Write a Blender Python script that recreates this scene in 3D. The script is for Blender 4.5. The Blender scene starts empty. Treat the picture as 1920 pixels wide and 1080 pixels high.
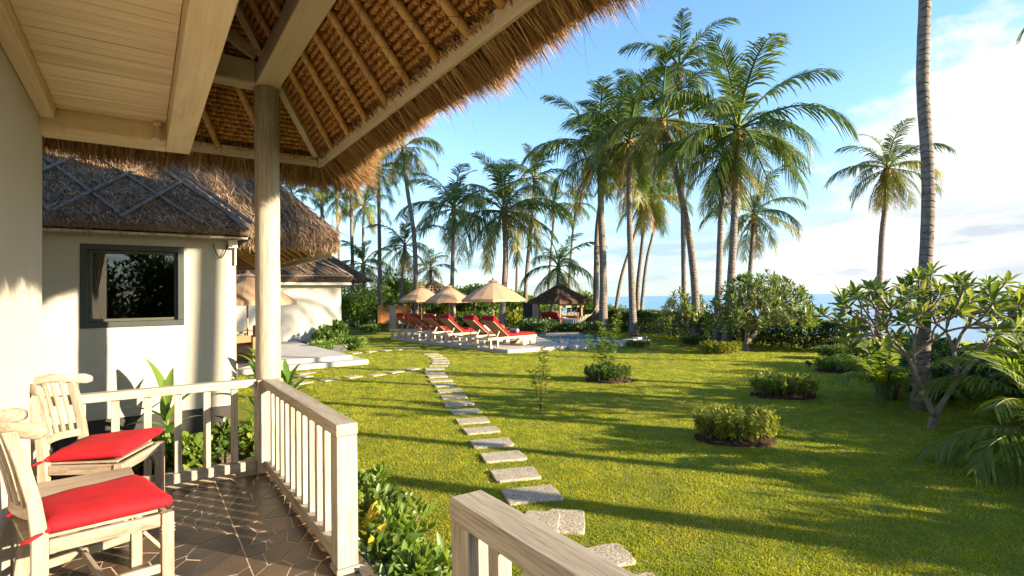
import bpy, bmesh, math, random
import numpy as np
from mathutils import Vector, Matrix

R = math.radians
S = bpy.context.scene
COL = S.collection
random.seed(7)
RNG = np.random.default_rng(7)

# ------------------------------------------------------------------ camera
CAM_H = 1.5
FPX = 1000.0            # focal length in pixels of the 1920 wide photograph
cam_data = bpy.data.cameras.new("camera")
cam_data.sensor_width = 36.0
cam_data.lens = 36.0 * FPX / 1920.0
cam_data.clip_start = 0.05
cam_data.clip_end = 20000
camera = bpy.data.objects.new("camera", cam_data)
COL.objects.link(camera)
CAM_M = Matrix.Rotation(R(-34.8), 3, 'Z') @ Matrix.Rotation(R(91.09), 3, 'X') @ Matrix.Rotation(R(-.85), 3, 'Z')
camera.matrix_world = Matrix.Translation((0, 0, CAM_H)) @ CAM_M.to_4x4()
S.camera = camera

# ------------------------------------------------------------------ light
SUN_EL, SUN_AZ = 16.0, 145.8          # azimuth clockwise from +Y
sx, sy, sz = (math.sin(R(SUN_AZ)) * math.cos(R(SUN_EL)), math.cos(R(SUN_AZ)) * math.cos(R(SUN_EL)), math.sin(R(SUN_EL)))
sun_data = bpy.data.lights.new("sun", 'SUN')
sun_data.energy = 4.1
sun_data.angle = R(.55)
sun_data.color = (1.0, .84, .60)
sun = bpy.data.objects.new("sun", sun_data)
COL.objects.link(sun)
sun.rotation_euler = Vector((sx, sy, sz)).to_track_quat('Z', 'Y').to_euler()
sun.location = (20, -30, 20)

S.view_settings.view_transform = 'Standard'
S.view_settings.look = 'None'
S.view_settings.gamma = 1
S.view_settings.use_curve_mapping = False
S.view_settings.exposure = 2.25
S.render.engine = 'CYCLES'
S.cycles.max_bounces = 10
S.cycles.diffuse_bounces = 6
S.cycles.glossy_bounces = 3
S.cycles.transmission_bounces = 5
S.cycles.transparent_max_bounces = 8
S.cycles.use_denoising = True
S.cycles.use_adaptive_sampling = True
S.cycles.adaptive_threshold = .02

world = bpy.data.worlds.new("World")
S.world = world
world.use_nodes = True
wt = world.node_tree
for n in list(wt.nodes):
    wt.nodes.remove(n)


class NT:
    """small node-tree writer"""
    def __init__(s, tree):
        s.t = tree

    def n(s, kind, ins=None, **props):
        nd = s.t.nodes.new(kind)
        for k, v in props.items():
            setattr(nd, k, v)
        for k, v in (ins or {}).items():
            sock = nd.inputs[k]
            if hasattr(v, 'links'):
                s.t.links.new(v, sock)
            elif hasattr(v, 'outputs'):
                s.t.links.new(v.outputs[0], sock)
            else:
                if isinstance(v, tuple) and len(v) == 3 and sock.type == 'RGBA':
                    v = v + (1,)
                sock.default_value = v
        return nd

    def math(s, op, a, b=0.0, c=None, clamp=False):
        ins = {0: a, 1: b}
        if c is not None:
            ins[2] = c
        return s.n('ShaderNodeMath', ins, operation=op, use_clamp=clamp).outputs[0]

    def ramp(s, fac, stops, interp='LINEAR'):
        nd = s.n('ShaderNodeValToRGB', {'Fac': fac})
        cr = nd.color_ramp
        cr.interpolation = interp
        while len(cr.elements) < len(stops):
            cr.elements.new(.5)
        for e, (p, c) in zip(cr.elements, stops):
            e.position = p
            e.color = c if len(c) == 4 else (*c, 1)
        return nd.outputs[0]

    def mix(s, fac, a, b, mode='MIX'):
        nd = s.n('ShaderNodeMix', data_type='RGBA', blend_type=mode)
        for i, v in ((0, fac), (6, a), (7, b)):
            if hasattr(v, 'links'):
                s.t.links.new(v, nd.inputs[i])
            elif hasattr(v, 'outputs'):
                s.t.links.new(v.outputs[0], nd.inputs[i])
            else:
                if isinstance(v, tuple) and len(v) == 3:
                    v = v + (1,)
                nd.inputs[i].default_value = v
        return nd.outputs[2]

    def noise(s, vec, scale, detail=3, rough=.55, dist=0.0):
        return s.n('ShaderNodeTexNoise', {'Vector': vec, 'Scale': scale, 'Detail': detail, 'Roughness': rough, 'Distortion': dist}).outputs[0]

    def mapping(s, vec, scale=(1, 1, 1), loc=(0, 0, 0), rot=(0, 0, 0)):
        return s.n('ShaderNodeMapping', {'Vector': vec, 'Scale': scale, 'Location': loc, 'Rotation': rot}).outputs[0]


# sky: Nishita with fair-weather cumulus over the sea, thickest toward the sun
w = NT(wt)
SKY_STRENGTH = .085
sky = w.n('ShaderNodeTexSky', sky_type='NISHITA')
sky.sun_disc = False
sky.sun_elevation = R(SUN_EL)
sky.sun_rotation = R(SUN_AZ)
sky.altitude = 5
sky.air_density = 1.0
sky.dust_density = .6
sky.ozone_density = 2.0
dirn = w.n('ShaderNodeTexCoord').outputs['Generated']
sep = w.n('ShaderNodeSeparateXYZ', {0: dirn})
el = sep.outputs[2]
# how far the direction lies toward the seaward, sunny side (X+)
side = w.n('ShaderNodeVectorMath', {0: dirn, 1: (math.sin(R(96)), math.cos(R(96)), 0)}, operation='DOT_PRODUCT').outputs['Value']
stretch = w.mapping(dirn, (1, 1, 1.9))
n_big = w.noise(stretch, 2.3, 7, .56, .1)
n_det = w.noise(stretch, 7.0, 6, .6, .2)
dens = w.math('ADD', w.math('MULTIPLY', n_big, .75), w.math('MULTIPLY', n_det, .25))
bias = w.math('MULTIPLY_ADD', side, 1.25, -1.06)           # more cloud seaward
bias = w.math('MINIMUM', bias, .16)
bias = w.math('SUBTRACT', bias, w.math('MULTIPLY', el, .12))
cov = w.ramp(w.math('ADD', dens, bias), [(.46, (0, 0, 0)), (.53, (1, 1, 1))])
# a low grey bank hugging the horizon
lowmap = w.mapping(dirn, (1, 1, 6.5), (3.1, 1.7, 0))
n_low = w.noise(lowmap, 4.2, 6, .55)
band = w.ramp(el, [(.0, (.0, .0, .0)), (.04, (1, 1, 1)), (.09, (1, 1, 1)), (.17, (0, 0, 0))])
low = w.math('MULTIPLY', w.ramp(w.math('ADD', n_low, w.math('MULTIPLY', side, .10)), [(.53, (0, 0, 0)), (.63, (1, 1, 1))]), band)
bg_sky = w.mix(1, sky, (.80, .98, 1.10), 'MULTIPLY')
veil = w.ramp(el, [(0, (.60, .60, .60)), (.14, (.24, .24, .24)), (.36, (.0, .0, .0))])
veiled = w.mix(veil, bg_sky, (2.05, 2.25, 2.45))
cl_shade = w.ramp(n_det, [(.3, (2.25, 2.35, 2.5)), (.62, (3.2, 3.17, 3.12))])
withcl = w.mix(w.math('MULTIPLY', cov, .93), veiled, cl_shade)
withlow = w.mix(w.math('MULTIPLY', low, .6), withcl, (1.25, 1.5, 1.8))
bgn = w.n('ShaderNodeBackground', {'Color': withlow, 'Strength': SKY_STRENGTH})
w.n('ShaderNodeOutputWorld', {'Surface': bgn})


# ------------------------------------------------------------------ placing helpers
def ray(px, py):
    return CAM_M @ Vector(((px - 960) / FPX, -(py - 540) / FPX, -1.0))


LAWN = -.25


def onz(px, py, z=LAWN):
    d = ray(px, py)
    return Vector((0, 0, CAM_H)) + d * ((z - CAM_H) / d.z)


def at(px, py, depth):
    return Vector((0, 0, CAM_H)) + ray(px, py) * depth


def depth_of(p):
    q = CAM_M.transposed() @ (Vector(p) - Vector((0, 0, CAM_H)))
    return -q.z


# ------------------------------------------------------------------ object helpers
def tag(o, label=None, cat=None, group=None, kind=None):
    if label:
        o['label'] = label
    if cat:
        o['category'] = cat
    if group:
        o['group'] = group
    if kind:
        o['kind'] = kind
    return o


def empty(name, loc=(0, 0, 0), rz=0.0, parent=None, scale=1.0):
    o = bpy.data.objects.new(name, None)
    o.empty_display_size = .2
    o.location = loc
    o.rotation_euler = (0, 0, rz)
    o.scale = (scale,) * 3
    COL.objects.link(o)
    if parent:
        o.parent = parent
    return o


def link(name, me, parent=None, loc=(0, 0, 0), rz=0.0):
    o = bpy.data.objects.new(name, me)
    o.location = loc
    o.rotation_euler = (0, 0, rz)
    COL.objects.link(o)
    if parent:
        o.parent = parent
    return o


def mesh_np(name, verts, faces, mats, smooth=False, mat_idx=None):
    """verts (N,3); faces: list of integer arrays (M,k)"""
    me = bpy.data.meshes.new(name)
    verts = np.asarray(verts, dtype=np.float32)
    faces = [np.asarray(f, dtype=np.int32) for f in faces if len(f)]
    me.vertices.add(len(verts))
    me.vertices.foreach_set('co', verts.ravel())
    loops = np.concatenate([f.ravel() for f in faces])
    tot = np.concatenate([np.full(len(f), f.shape[1], dtype=np.int32) for f in faces])
    start = np.concatenate([[0], np.cumsum(tot)[:-1]]).astype(np.int32)
    me.loops.add(len(loops))
    me.loops.foreach_set('vertex_index', loops)
    me.polygons.add(len(tot))
    me.polygons.foreach_set('loop_start', start)
    me.polygons.foreach_set('loop_total', tot)
    if smooth:
        me.polygons.foreach_set('use_smooth', np.ones(len(tot), dtype=bool))
    if mat_idx is not None:
        me.polygons.foreach_set('material_index', np.asarray(mat_idx, dtype=np.int32))
    for m in (mats if isinstance(mats, (list, tuple)) else [mats]):
        me.materials.append(m)
    me.update(calc_edges=True)
    return me


class MB:
    """collects simple solids into one mesh"""
    def __init__(s):
        s.v, s.f = [], []

    def add(s, verts, faces):
        b = len(s.v)
        s.v += [tuple(p) for p in verts]
        s.f += [tuple(i + b for i in f) for f in faces]
        return s

    def box(s, lo, hi):
        (x0, y0, z0), (x1, y1, z1) = lo, hi
        return s.add([(x0, y0, z0), (x1, y0, z0), (x1, y1, z0), (x0, y1, z0), (x0, y0, z1), (x1, y0, z1), (x1, y1, z1), (x0, y1, z1)],
                     [(3, 2, 1, 0), (4, 5, 6, 7), (0, 1, 5, 4), (1, 2, 6, 5), (2, 3, 7, 6), (3, 0, 4, 7)])

    def bar(s, a, b, w, h, up=(0, 0, 1), w2=None, h2=None):
        """rectangular bar from a to b, w across, h along up"""
        a, b = Vector(a), Vector(b)
        d = (b - a).normalized()
        sd = d.cross(Vector(up))
        if sd.length < 1e-4:
            sd = d.cross(Vector((1, 0, 0)))
        sd.normalize()
        u = sd.cross(d).normalized()
        w2 = w if w2 is None else w2
        h2 = h if h2 is None else h2
        vs = []
        for p, ww, hh in ((a, w, h), (b, w2, h2)):
            for i, j in ((-1, -1), (1, -1), (1, 1), (-1, 1)):
                vs.append(p + sd * (ww / 2 * i) + u * (hh / 2 * j))
        return s.add(vs, [(0, 1, 2, 3), (7, 6, 5, 4), (0, 4, 5, 1), (1, 5, 6, 2), (2, 6, 7, 3), (3, 7, 4, 0)])

    def tube(s, pts, radii, n=8, cap=True):
        pts = [Vector(p) for p in pts]
        if not hasattr(radii, '__len__'):
            radii = [radii] * len(pts)
        ref = None
        rings = []
        for i, p in enumerate(pts):
            d = (pts[min(i + 1, len(pts) - 1)] - pts[max(i - 1, 0)])
            if d.length < 1e-9:
                d = Vector((0, 0, 1))
            d.normalize()
            if ref is None:
                ref = d.cross(Vector((0, 1, 0)) if abs(d.y) < .9 else Vector((1, 0, 0))).normalized()
            ref = (ref - d * ref.dot(d)).normalized()
            o2 = d.cross(ref)
            rings.append([p + (ref * math.cos(2 * math.pi * k / n) + o2 * math.sin(2 * math.pi * k / n)) * radii[i] for k in range(n)])
        vs = [q for r_ in rings for q in r_]
        fs = []
        for i in range(len(pts) - 1):
            for k in range(n):
                a, b2 = i * n + k, i * n + (k + 1) % n
                fs.append((a, b2, b2 + n, a + n))
        if cap:
            fs.append(tuple(reversed(range(n))))
            fs.append(tuple(range(len(vs) - n, len(vs))))
        return s.add(vs, fs)

    def prism(s, poly, z0, z1):
        n = len(poly)
        vs = [(p[0], p[1], z0) for p in poly] + [(p[0], p[1], z1) for p in poly]
        fs = [tuple(reversed(range(n))), tuple(range(n, 2 * n))]
        for i in range(n):
            j = (i + 1) % n
            fs.append((i, j, j + n, i + n))
        return s.add(vs, fs)

    def ellipsoid(s, c, r, nu=10, nv=6):
        vs, fs = [], []
        c = Vector(c)
        vs.append(c + Vector((0, 0, r[2])))
        for j in range(1, nv):
            t = math.pi * j / nv
            for i in range(nu):
                a = 2 * math.pi * i / nu
                vs.append(c + Vector((r[0] * math.sin(t) * math.cos(a), r[1] * math.sin(t) * math.sin(a), r[2] * math.cos(t))))
        vs.append(c - Vector((0, 0, r[2])))
        for i in range(nu):
            fs.append((0, 1 + i, 1 + (i + 1) % nu))
            fs.append((len(vs) - 1, len(vs) - 1 - nu + (i + 1) % nu, len(vs) - 1 - nu + i))
        for j in range(nv - 2):
            for i in range(nu):
                a = 1 + j * nu + i
                b2 = 1 + j * nu + (i + 1) % nu
                fs.append((a, a + nu, b2 + nu, b2))
        return s.add(vs, fs)

    def mesh(s, name, mat, smooth=False):
        me = bpy.data.meshes.new(name)
        me.from_pydata([tuple(v) for v in s.v], [], s.f)
        me.materials.append(mat)
        if smooth:
            me.polygons.foreach_set('use_smooth', np.ones(len(me.polygons), dtype=bool))
        me.update()
        return me

    def build(s, name, mat, parent=None, smooth=False, bevel=0.0, seg=2, loc=(0, 0, 0), rz=0.0):
        o = link(name, s.mesh(name, mat, smooth), parent, loc, rz)
        if bevel:
            b = o.modifiers.new('bevel', 'BEVEL')
            b.width = bevel
            b.segments = seg
            b.limit_method = 'ANGLE'
            b.angle_limit = R(40)
        return o


# ------------------------------------------------------------------ materials
def new_mat(name):
    m = bpy.data.materials.new(name)
    m.use_nodes = True
    t = m.node_tree
    for n in list(t.nodes):
        t.nodes.remove(n)
    return m, NT(t)


def finish(m, t, base, rough=.6, bump=None, bump_d=.01, bump_s=.6, spec=.4, **extra):
    ins = {'Base Color': base, 'Roughness': rough, 'Specular IOR Level': spec}
    ins.update(extra)
    if bump is not None:
        ins['Normal'] = t.n('ShaderNodeBump', {'Height': bump, 'Distance': bump_d, 'Strength': bump_s}).outputs[0]
    b = t.n('ShaderNodeBsdfPrincipled', ins)
    t.n('ShaderNodeOutputMaterial', {'Surface': b})
    return m


def obj_co(t):
    return t.n('ShaderNodeTexCoord').outputs['Object']


def rnd(t):
    return t.n('ShaderNodeObjectInfo').outputs['Random']


def island(t):
    return t.n('ShaderNodeNewGeometry').outputs['Random Per Island']


def wood(name, axis, stops, scale=1.0, rough=.62, vary=.16, streak=.62, bump_d=.002):
    m, t = new_mat(name)
    co = obj_co(t)
    off = t.n('ShaderNodeVectorMath', {0: co, 1: t.n('ShaderNodeCombineXYZ', {0: t.math('MULTIPLY', rnd(t), 7.3), 1: t.math('MULTIPLY', rnd(t), 3.1), 2: t.math('MULTIPLY', rnd(t), 5.7)})}).outputs[0]
    sc = [55 * scale] * 3
    sc[axis] = 2.2 * scale
    g = t.noise(t.mapping(off, tuple(sc)), 1.0, 5, .6, .35)
    sc2 = [9 * scale] * 3
    sc2[axis] = .9 * scale
    g2 = t.noise(t.mapping(off, tuple(sc2)), 1.0, 4, .6, .8)
    sc3 = [160 * scale] * 3
    sc3[axis] = 5 * scale
    fine = t.noise(t.mapping(off, tuple(sc3)), 1.0, 2, .5)
    f = t.math('ADD', t.math('MULTIPLY', g, .5), t.math('MULTIPLY', g2, .5))
    base = t.ramp(f, stops)
    knot = t.noise(t.mapping(off, tuple(s_ * .35 for s_ in sc2)), 1.0, 3, .7, 1.5)
    base = t.mix(.5, base, t.ramp(knot, [(.32, (.62, .56, .50)), (.45, (1, 1, 1))]), 'MULTIPLY')
    base = t.mix(streak, base, t.ramp(fine, [(.36, (.50, .42, .34)), (.52, (1, 1, 1))]), 'MULTIPLY')
    tone = t.math('MULTIPLY_ADD', rnd(t), vary, 1 - vary / 2)
    base = t.mix(1, base, t.n('ShaderNodeCombineColor', {0: tone, 1: tone, 2: tone}).outputs[0], 'MULTIPLY')
    return finish(m, t, base, rough, t.math('ADD', g, t.math('MULTIPLY', fine, .6)), bump_d, .5, .3)


WHITEWASH = [(.22, (.16, .125, .095)), (.38, (.29, .247, .195)), (.56, (.38, .338, .275)), (.85, (.44, .40, .34))]
WW = [wood('whitewashed_wood_' + 'xyz'[i], i, WHITEWASH) for i in range(3)]
BEAM = [(.2, (.36, .28, .19)), (.45, (.50, .41, .29)), (.8, (.60, .50, .38))]
BM = [wood('roof_beam_wood_' + 'xyz'[i], i, BEAM, .8, .6, .1, .25) for i in range(3)]
CEIL = [(.25, (.52, .36, .20)), (.42, (.68, .53, .33)), (.6, (.74, .61, .41)), (.85, (.79, .68, .49))]
CEILW = wood('ceiling_board_wood', 0, CEIL, .55, .5, .16, .18, .001)
CEILY = wood('pale_beam_wood', 1, CEIL, .5, .5, .05, .15, .001)
CEILX = wood('pale_beam_wood_across', 0, CEIL, .5, .5, .05, .15, .001)
CHAIR = [(.26, (.13, .075, .042)), (.40, (.24, .17, .115)), (.54, (.31, .255, .195)), (.8, (.38, .335, .28))]
CH = [wood('worn_chair_wood_' + 'xyz'[i], i, CHAIR, 1.3, .6, .12, .35) for i in range(3)]
TEAK = [(.25, (.20, .10, .05)), (.5, (.34, .20, .10)), (.8, (.46, .30, .17))]
TK = [wood('teak_' + 'xyz'[i], i, TEAK, .8) for i in range(3)]
TEAKL = wood('light_teak', 1, [(.25, (.38, .26, .16)), (.5, (.52, .40, .28)), (.8, (.60, .49, .36))], .8)
FENCEW = wood('orange_fence_wood', 2, [(.25, (.30, .11, .03)), (.5, (.50, .20, .06)), (.8, (.60, .28, .10))], .6, .6, .4)


def plaster(name, c1, c2):
    m, t = new_mat(name)
    co = obj_co(t)
    f = t.noise(co, 1.1, 5, .6)
    fine = t.noise(co, 55, 3, .6)
    base = t.ramp(f, [(.3, c1), (.7, c2)])
    drip = t.noise(t.mapping(co, (5, 5, .5)), 1.0, 4, .6)
    base = t.mix(.35, base, t.ramp(drip, [(.3, (.86, .84, .80)), (.5, (1, 1, 1))]), 'MULTIPLY')
    return finish(m, t, base, .85, t.math('ADD', t.math('MULTIPLY', fine, .4), f), .004, .5, .15)


PLASTER = plaster('cream_plaster', (.37, .335, .278), (.42, .385, .325))
PLASTER_IN = plaster('porch_wall_plaster', (.46, .42, .352), (.51, .47, .40))
PLINTH = plaster('dark_plinth_plaster', (.035, .033, .03), (.06, .055, .05))


def simple(name, col, rough=.6, spec=.4, noise=None, amp=.25, bump_d=0.0, **extra):
    m, t = new_mat(name)
    base = col
    b = None
    if noise:
        f = t.noise(obj_co(t), noise, 4, .6)
        lo = tuple(c * (1 - amp) for c in col)
        hi = tuple(min(1, c * (1 + amp)) for c in col)
        base = t.ramp(f, [(.3, lo), (.7, hi)])
        b = f if bump_d else None
    return finish(m, t, base, rough, b, bump_d or .01, .6, spec, **extra)


def strand_mat(name, stops, rough=.6, trans=.10, spec=.25):
    """straw: colour differs from strand to strand"""
    m, t = new_mat(name)
    base = t.ramp(island(t), stops)
    patch = t.noise(obj_co(t), 3.5, 3, .6)
    base = t.mix(.55, base, t.ramp(patch, [(.3, (.62, .58, .52)), (.65, (1, 1, 1))]), 'MULTIPLY')
    p = t.n('ShaderNodeBsdfPrincipled', {'Base Color': base, 'Roughness': rough, 'Specular IOR Level': spec})
    tr = t.n('ShaderNodeBsdfTranslucent', {'Color': base})
    mx = t.n('ShaderNodeMixShader', {0: trans, 1: p, 2: tr})
    t.n('ShaderNodeOutputMaterial', {'Surface': mx})
    return m


STRAW = strand_mat('golden_thatch_straw', [(0, (.15, .07, .022)), (.35, (.27, .135, .046)), (.7, (.38, .21, .08)), (1, (.54, .36, .17))])
STRAWD = strand_mat('weathered_thatch_straw', [(0, (.20, .125, .075)), (.4, (.37, .245, .15)), (.8, (.50, .345, .22)), (1, (.60, .44, .29))], .7, .1)
STRAWM = strand_mat('brown_thatch_straw', [(0, (.13, .085, .055)), (.4, (.255, .17, .11)), (.8, (.36, .25, .165)), (1, (.47, .34, .23))], .7, .08)
STRAWDK = strand_mat('old_brown_thatch_straw', [(0, (.07, .042, .026)), (.5, (.14, .088, .055)), (1, (.22, .145, .09))], .75, .05)


def thatch_base(name, c1, c2):
    m, t = new_mat(name)
    co = obj_co(t)
    f = t.noise(co, 28, 5, .7)
    f2 = t.noise(co, 2.2, 4, .6)
    base = t.ramp(t.math('ADD', t.math('MULTIPLY', f, .6), t.math('MULTIPLY', f2, .4)), [(.3, c1), (.7, c2)])
    return finish(m, t, base, .9, f, .03, .8, .1)


THB = thatch_base('thatch_bed', (.10, .045, .014), (.24, .12, .04))
THBD = thatch_base('weathered_thatch_bed', (.09, .06, .04), (.22, .155, .105))
THBDK = thatch_base('old_brown_thatch_bed', (.055, .033, .022), (.13, .082, .052))


def bundle_mat():
    m, t = new_mat('thatch_bundle')
    co = obj_co(t)
    f = t.noise(co, 60, 3, .6)
    tone = t.ramp(island(t), [(0, (.30, .125, .027)), (.5, (.46, .215, .055)), (1, (.60, .33, .11))])
    base = t.mix(.5, tone, t.ramp(f, [(.35, (.45, .4, .35)), (.6, (1, 1, 1))]), 'MULTIPLY')
    return finish(m, t, base, .65, f, .006, .9, .25)


BUNDLE = bundle_mat()


def bamboo_mat():
    m, t = new_mat('bamboo_pole')
    co = obj_co(t)
    f = t.noise(t.mapping(co, (8, 8, 8)), 1.0, 4, .6)
    base = t.ramp(f, [(.3, (.36, .18, .055)), (.7, (.54, .31, .11))])
    return finish(m, t, base, .38, f, .002, .4, .45)


BAMBOO = bamboo_mat()
TIE = simple('rattan_tie', (.10, .045, .015), .6)


def leaf_mat(name, cols, trans=.35, rough=.42, spec=.45, obj=False):
    m, t = new_mat(name)
    fac = t.math('ADD', t.math('MULTIPLY', island(t), .75), t.math('MULTIPLY', rnd(t), .25))
    if obj:
        fac = t.math('ADD', t.math('MULTIPLY', island(t), .45), t.math('MULTIPLY', rnd(t), .55))
    n = len(cols)
    base = t.ramp(fac, [(i / (n - 1), c) for i, c in enumerate(cols)])
    if name == 'grass_blade':
        pos = t.n('ShaderNodeNewGeometry').outputs['Position']
        pn = t.math('ADD', t.math('MULTIPLY', t.noise(pos, .9, 5, .65), .6), t.math('MULTIPLY', t.noise(pos, .28, 3, .5), .4))
        base = t.mix(t.ramp(pn, [(.50, (0, 0, 0)), (.64, (.5, .5, .5))]), base, (.34, .27, .075))
        base = t.mix(t.ramp(t.noise(pos, 2.6, 4, .6), [(.45, (0, 0, 0)), (.62, (.6, .6, .6))]), base, (.14, .19, .016))
    p = t.n('ShaderNodeBsdfPrincipled', {'Base Color': base, 'Roughness': rough, 'Specular IOR Level': spec})
    tc = t.mix(1, base, (1.35, 1.45, .55), 'MULTIPLY')
    tr = t.n('ShaderNodeBsdfTranslucent', {'Color': tc})
    mx = t.n('ShaderNodeMixShader', {0: trans, 1: p, 2: tr})
    t.n('ShaderNodeOutputMaterial', {'Surface': mx})
    return m


PALM = leaf_mat('coconut_leaf', [(.032, .062, .014), (.062, .105, .018), (.115, .15, .026), (.19, .205, .042)], .24, .46, .32, True)
PALMDRY = leaf_mat('dry_palm_leaf', [(.16, .10, .035), (.26, .17, .06), (.34, .25, .09)], .3, .6, .2, True)
PALMY = leaf_mat('yellowing_palm_leaf', [(.12, .12, .02), (.22, .19, .035), (.30, .26, .06)], .38, .45, .4, True)
ARECA = leaf_mat('feather_palm_leaf', [(.08, .125, .02), (.14, .185, .026), (.27, .28, .045)], .5, .4, .45, True)
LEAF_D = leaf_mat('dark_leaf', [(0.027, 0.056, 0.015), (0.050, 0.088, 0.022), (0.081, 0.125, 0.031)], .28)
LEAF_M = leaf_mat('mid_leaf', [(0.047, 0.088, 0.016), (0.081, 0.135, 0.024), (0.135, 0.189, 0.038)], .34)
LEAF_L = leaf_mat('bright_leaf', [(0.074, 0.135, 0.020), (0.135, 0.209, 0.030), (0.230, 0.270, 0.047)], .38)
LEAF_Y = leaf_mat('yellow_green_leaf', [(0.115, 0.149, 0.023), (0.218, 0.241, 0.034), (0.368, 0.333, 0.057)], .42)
LEAF_B = leaf_mat('broad_leaf', [(0.060, 0.120, 0.019), (0.102, 0.180, 0.029), (0.156, 0.228, 0.042)], .42, .32, .5, True)
FRANGI = leaf_mat('frangipani_leaf', [(0.049, 0.088, 0.019), (0.098, 0.143, 0.029), (0.176, 0.208, 0.042), (0.312, 0.286, 0.065)], .34, .36, .5)
CROTON = leaf_mat('croton_leaf', [(.50, .36, .03), (.62, .48, .05), (.30, .30, .04)], .35)
GRASSM = leaf_mat('grass_blade', [(.17, .20, .014), (.285, .30, .018), (.40, .375, .028), (.52, .43, .06)], .5, .5, .3, True)


def bark_mat(name, c1, c2, ring=True):
    m, t = new_mat(name)
    co = obj_co(t)
    f = t.noise(co, 9, 5, .65)
    zz = t.n('ShaderNodeSeparateXYZ', {0: co}).outputs[2]
    wob = t.math('MULTIPLY_ADD', t.noise(co, 2.2, 3, .6), 2.6, t.math('MULTIPLY', zz, 9))
    rg = t.math('PINGPONG', wob, .5)
    base = t.ramp(f, [(.3, c1), (.7, c2)])
    b = f
    if ring:
        base = t.mix(.34, base, t.ramp(rg, [(0, (.45, .43, .42)), (.16, (1, 1, 1))]), 'MULTIPLY')
        b = t.math('ADD', t.math('MULTIPLY', f, .4), t.ramp(rg, [(0, (0, 0, 0)), (.2, (1, 1, 1))]))
    return finish(m, t, base, .85, b, .02, .8, .15)


BARK = bark_mat('coconut_bark', (.10, .083, .07), (.235, .20, .168))
BARKF = bark_mat('frangipani_bark', (.15, .115, .085), (.28, .225, .17), False)
BARKD = bark_mat('dark_twig_bark', (.07, .05, .035), (.15, .11, .075), False)
FIBRE = simple('palm_crown_fibre', (.16, .10, .05), .9, .1, 12, .5, .02)
COCO = simple('coconut_husk', (.30, .20, .05), .5, .4, 9, .4)
SOIL = simple('dark_soil', (.045, .028, .018), .95, .1, 22, .5, .03)

# ================================================================== SETTING
def lawn_mat():
    m, t = new_mat('lawn_turf')
    co = obj_co(t)
    f = t.noise(co, 1.1, 5, .65)
    f2 = t.noise(co, 34, 4, .7)
    f3 = t.noise(co, .33, 3, .5)
    base = t.ramp(f2, [(.25, (.08, .10, .012)), (.5, (.15, .17, .02)), (.75, (.24, .23, .035))])
    worn = t.ramp(t.math('ADD', t.math('MULTIPLY', f, .6), t.math('MULTIPLY', f3, .4)), [(.60, (0, 0, 0)), (.70, (1, 1, 1))])
    base = t.mix(t.math('MULTIPLY', worn, .6), base, (.15, .115, .05))
    return finish(m, t, base, .9, f2, .03, .8, .1)


LAWNM = lawn_mat()
SAND = simple('beach_sand', (.46, .40, .31), .9, .2, 3, .15)
shore = [(6, -1500), (13, -60), (14.5, -10), (19, 0), (24, 8), (27, 16), (33, 28), (48, 60), (160, 260), (500, 2500)]
v, f = [], []
for k, (x, y) in enumerate(shore):
    v += [(-5000, y * (2 if abs(y) > 1000 else 1), LAWN - .012), (x - 4, y, LAWN - .012), (x + 9, y - 2, -3.4)]
for k in range(len(shore) - 1):
    a = 3 * k
    f.append((a, a + 1, a + 4, a + 3))
    f.append((a + 1, a + 2, a + 5, a + 4))
me = bpy.data.meshes.new('ground')
me.from_pydata(v, [], f)
me.materials.append(LAWNM)
me.materials.append(SAND)
for k, p in enumerate(me.polygons):
    p.material_index = k % 2
me.update()
tag(link('ground', me), 'sunlit green lawn stretching from the porch to the hedges', None, kind='structure')

m, t = new_mat('sea_water')
co = obj_co(t)
wv = t.noise(t.mapping(co, (.35, .9, 1), (0, 0, 0), (0, 0, R(30))), 1.0, 6, .62)
stripe = t.noise(t.mapping(co, (.004, .03, 1), (0, 0, 0), (0, 0, R(40))), 1.0, 3, .5)
base = t.ramp(stripe, [(.3, (.035, .165, .30)), (.7, (.065, .235, .36))])
SEA = finish(m, t, base, .22, wv, .35, .45, .5)
mb = MB()
mb.add([(-200, -9000, -2.3), (16000, -9000, -2.3), (16000, 16000, -2.3), (-200, 16000, -2.3)], [(0, 1, 2, 3)])
tag(mb.build('sea', SEA), 'calm blue sea reaching the horizon beyond the garden', None, kind='structure')

# ================================================================== PORCH
PX0, PX1, PY0, PY1 = -.6, 1.06, -.9, 5.30       # deck
GROUT = simple('pale_grout', (.47, .365, .255), .85, .2, 40, .25)


def slate():
    m, t = new_mat('brown_slate')
    co = obj_co(t)
    f = t.noise(co, 7, 5, .65)
    f2 = t.noise(co, 38, 4, .65)
    tone = t.ramp(rnd(t), [(0, (.030, .024, .019)), (.4, (.048, .036, .027)), (.75, (.072, .050, .033)), (1, (.11, .064, .035))])
    base = t.mix(.7, tone, t.ramp(f, [(.3, (.55, .55, .58)), (.55, (1, 1, 1)), (.75, (1.55, 1.25, .95))]), 'MULTIPLY')
    base = t.mix(.25, base, t.ramp(f2, [(.35, (.5, .5, .5)), (.6, (1.1, 1.1, 1.1))]), 'MULTIPLY')
    return finish(m, t, base, .42, t.math('ADD', f, t.math('MULTIPLY', f2, .4)), .004, .7, .45)


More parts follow.
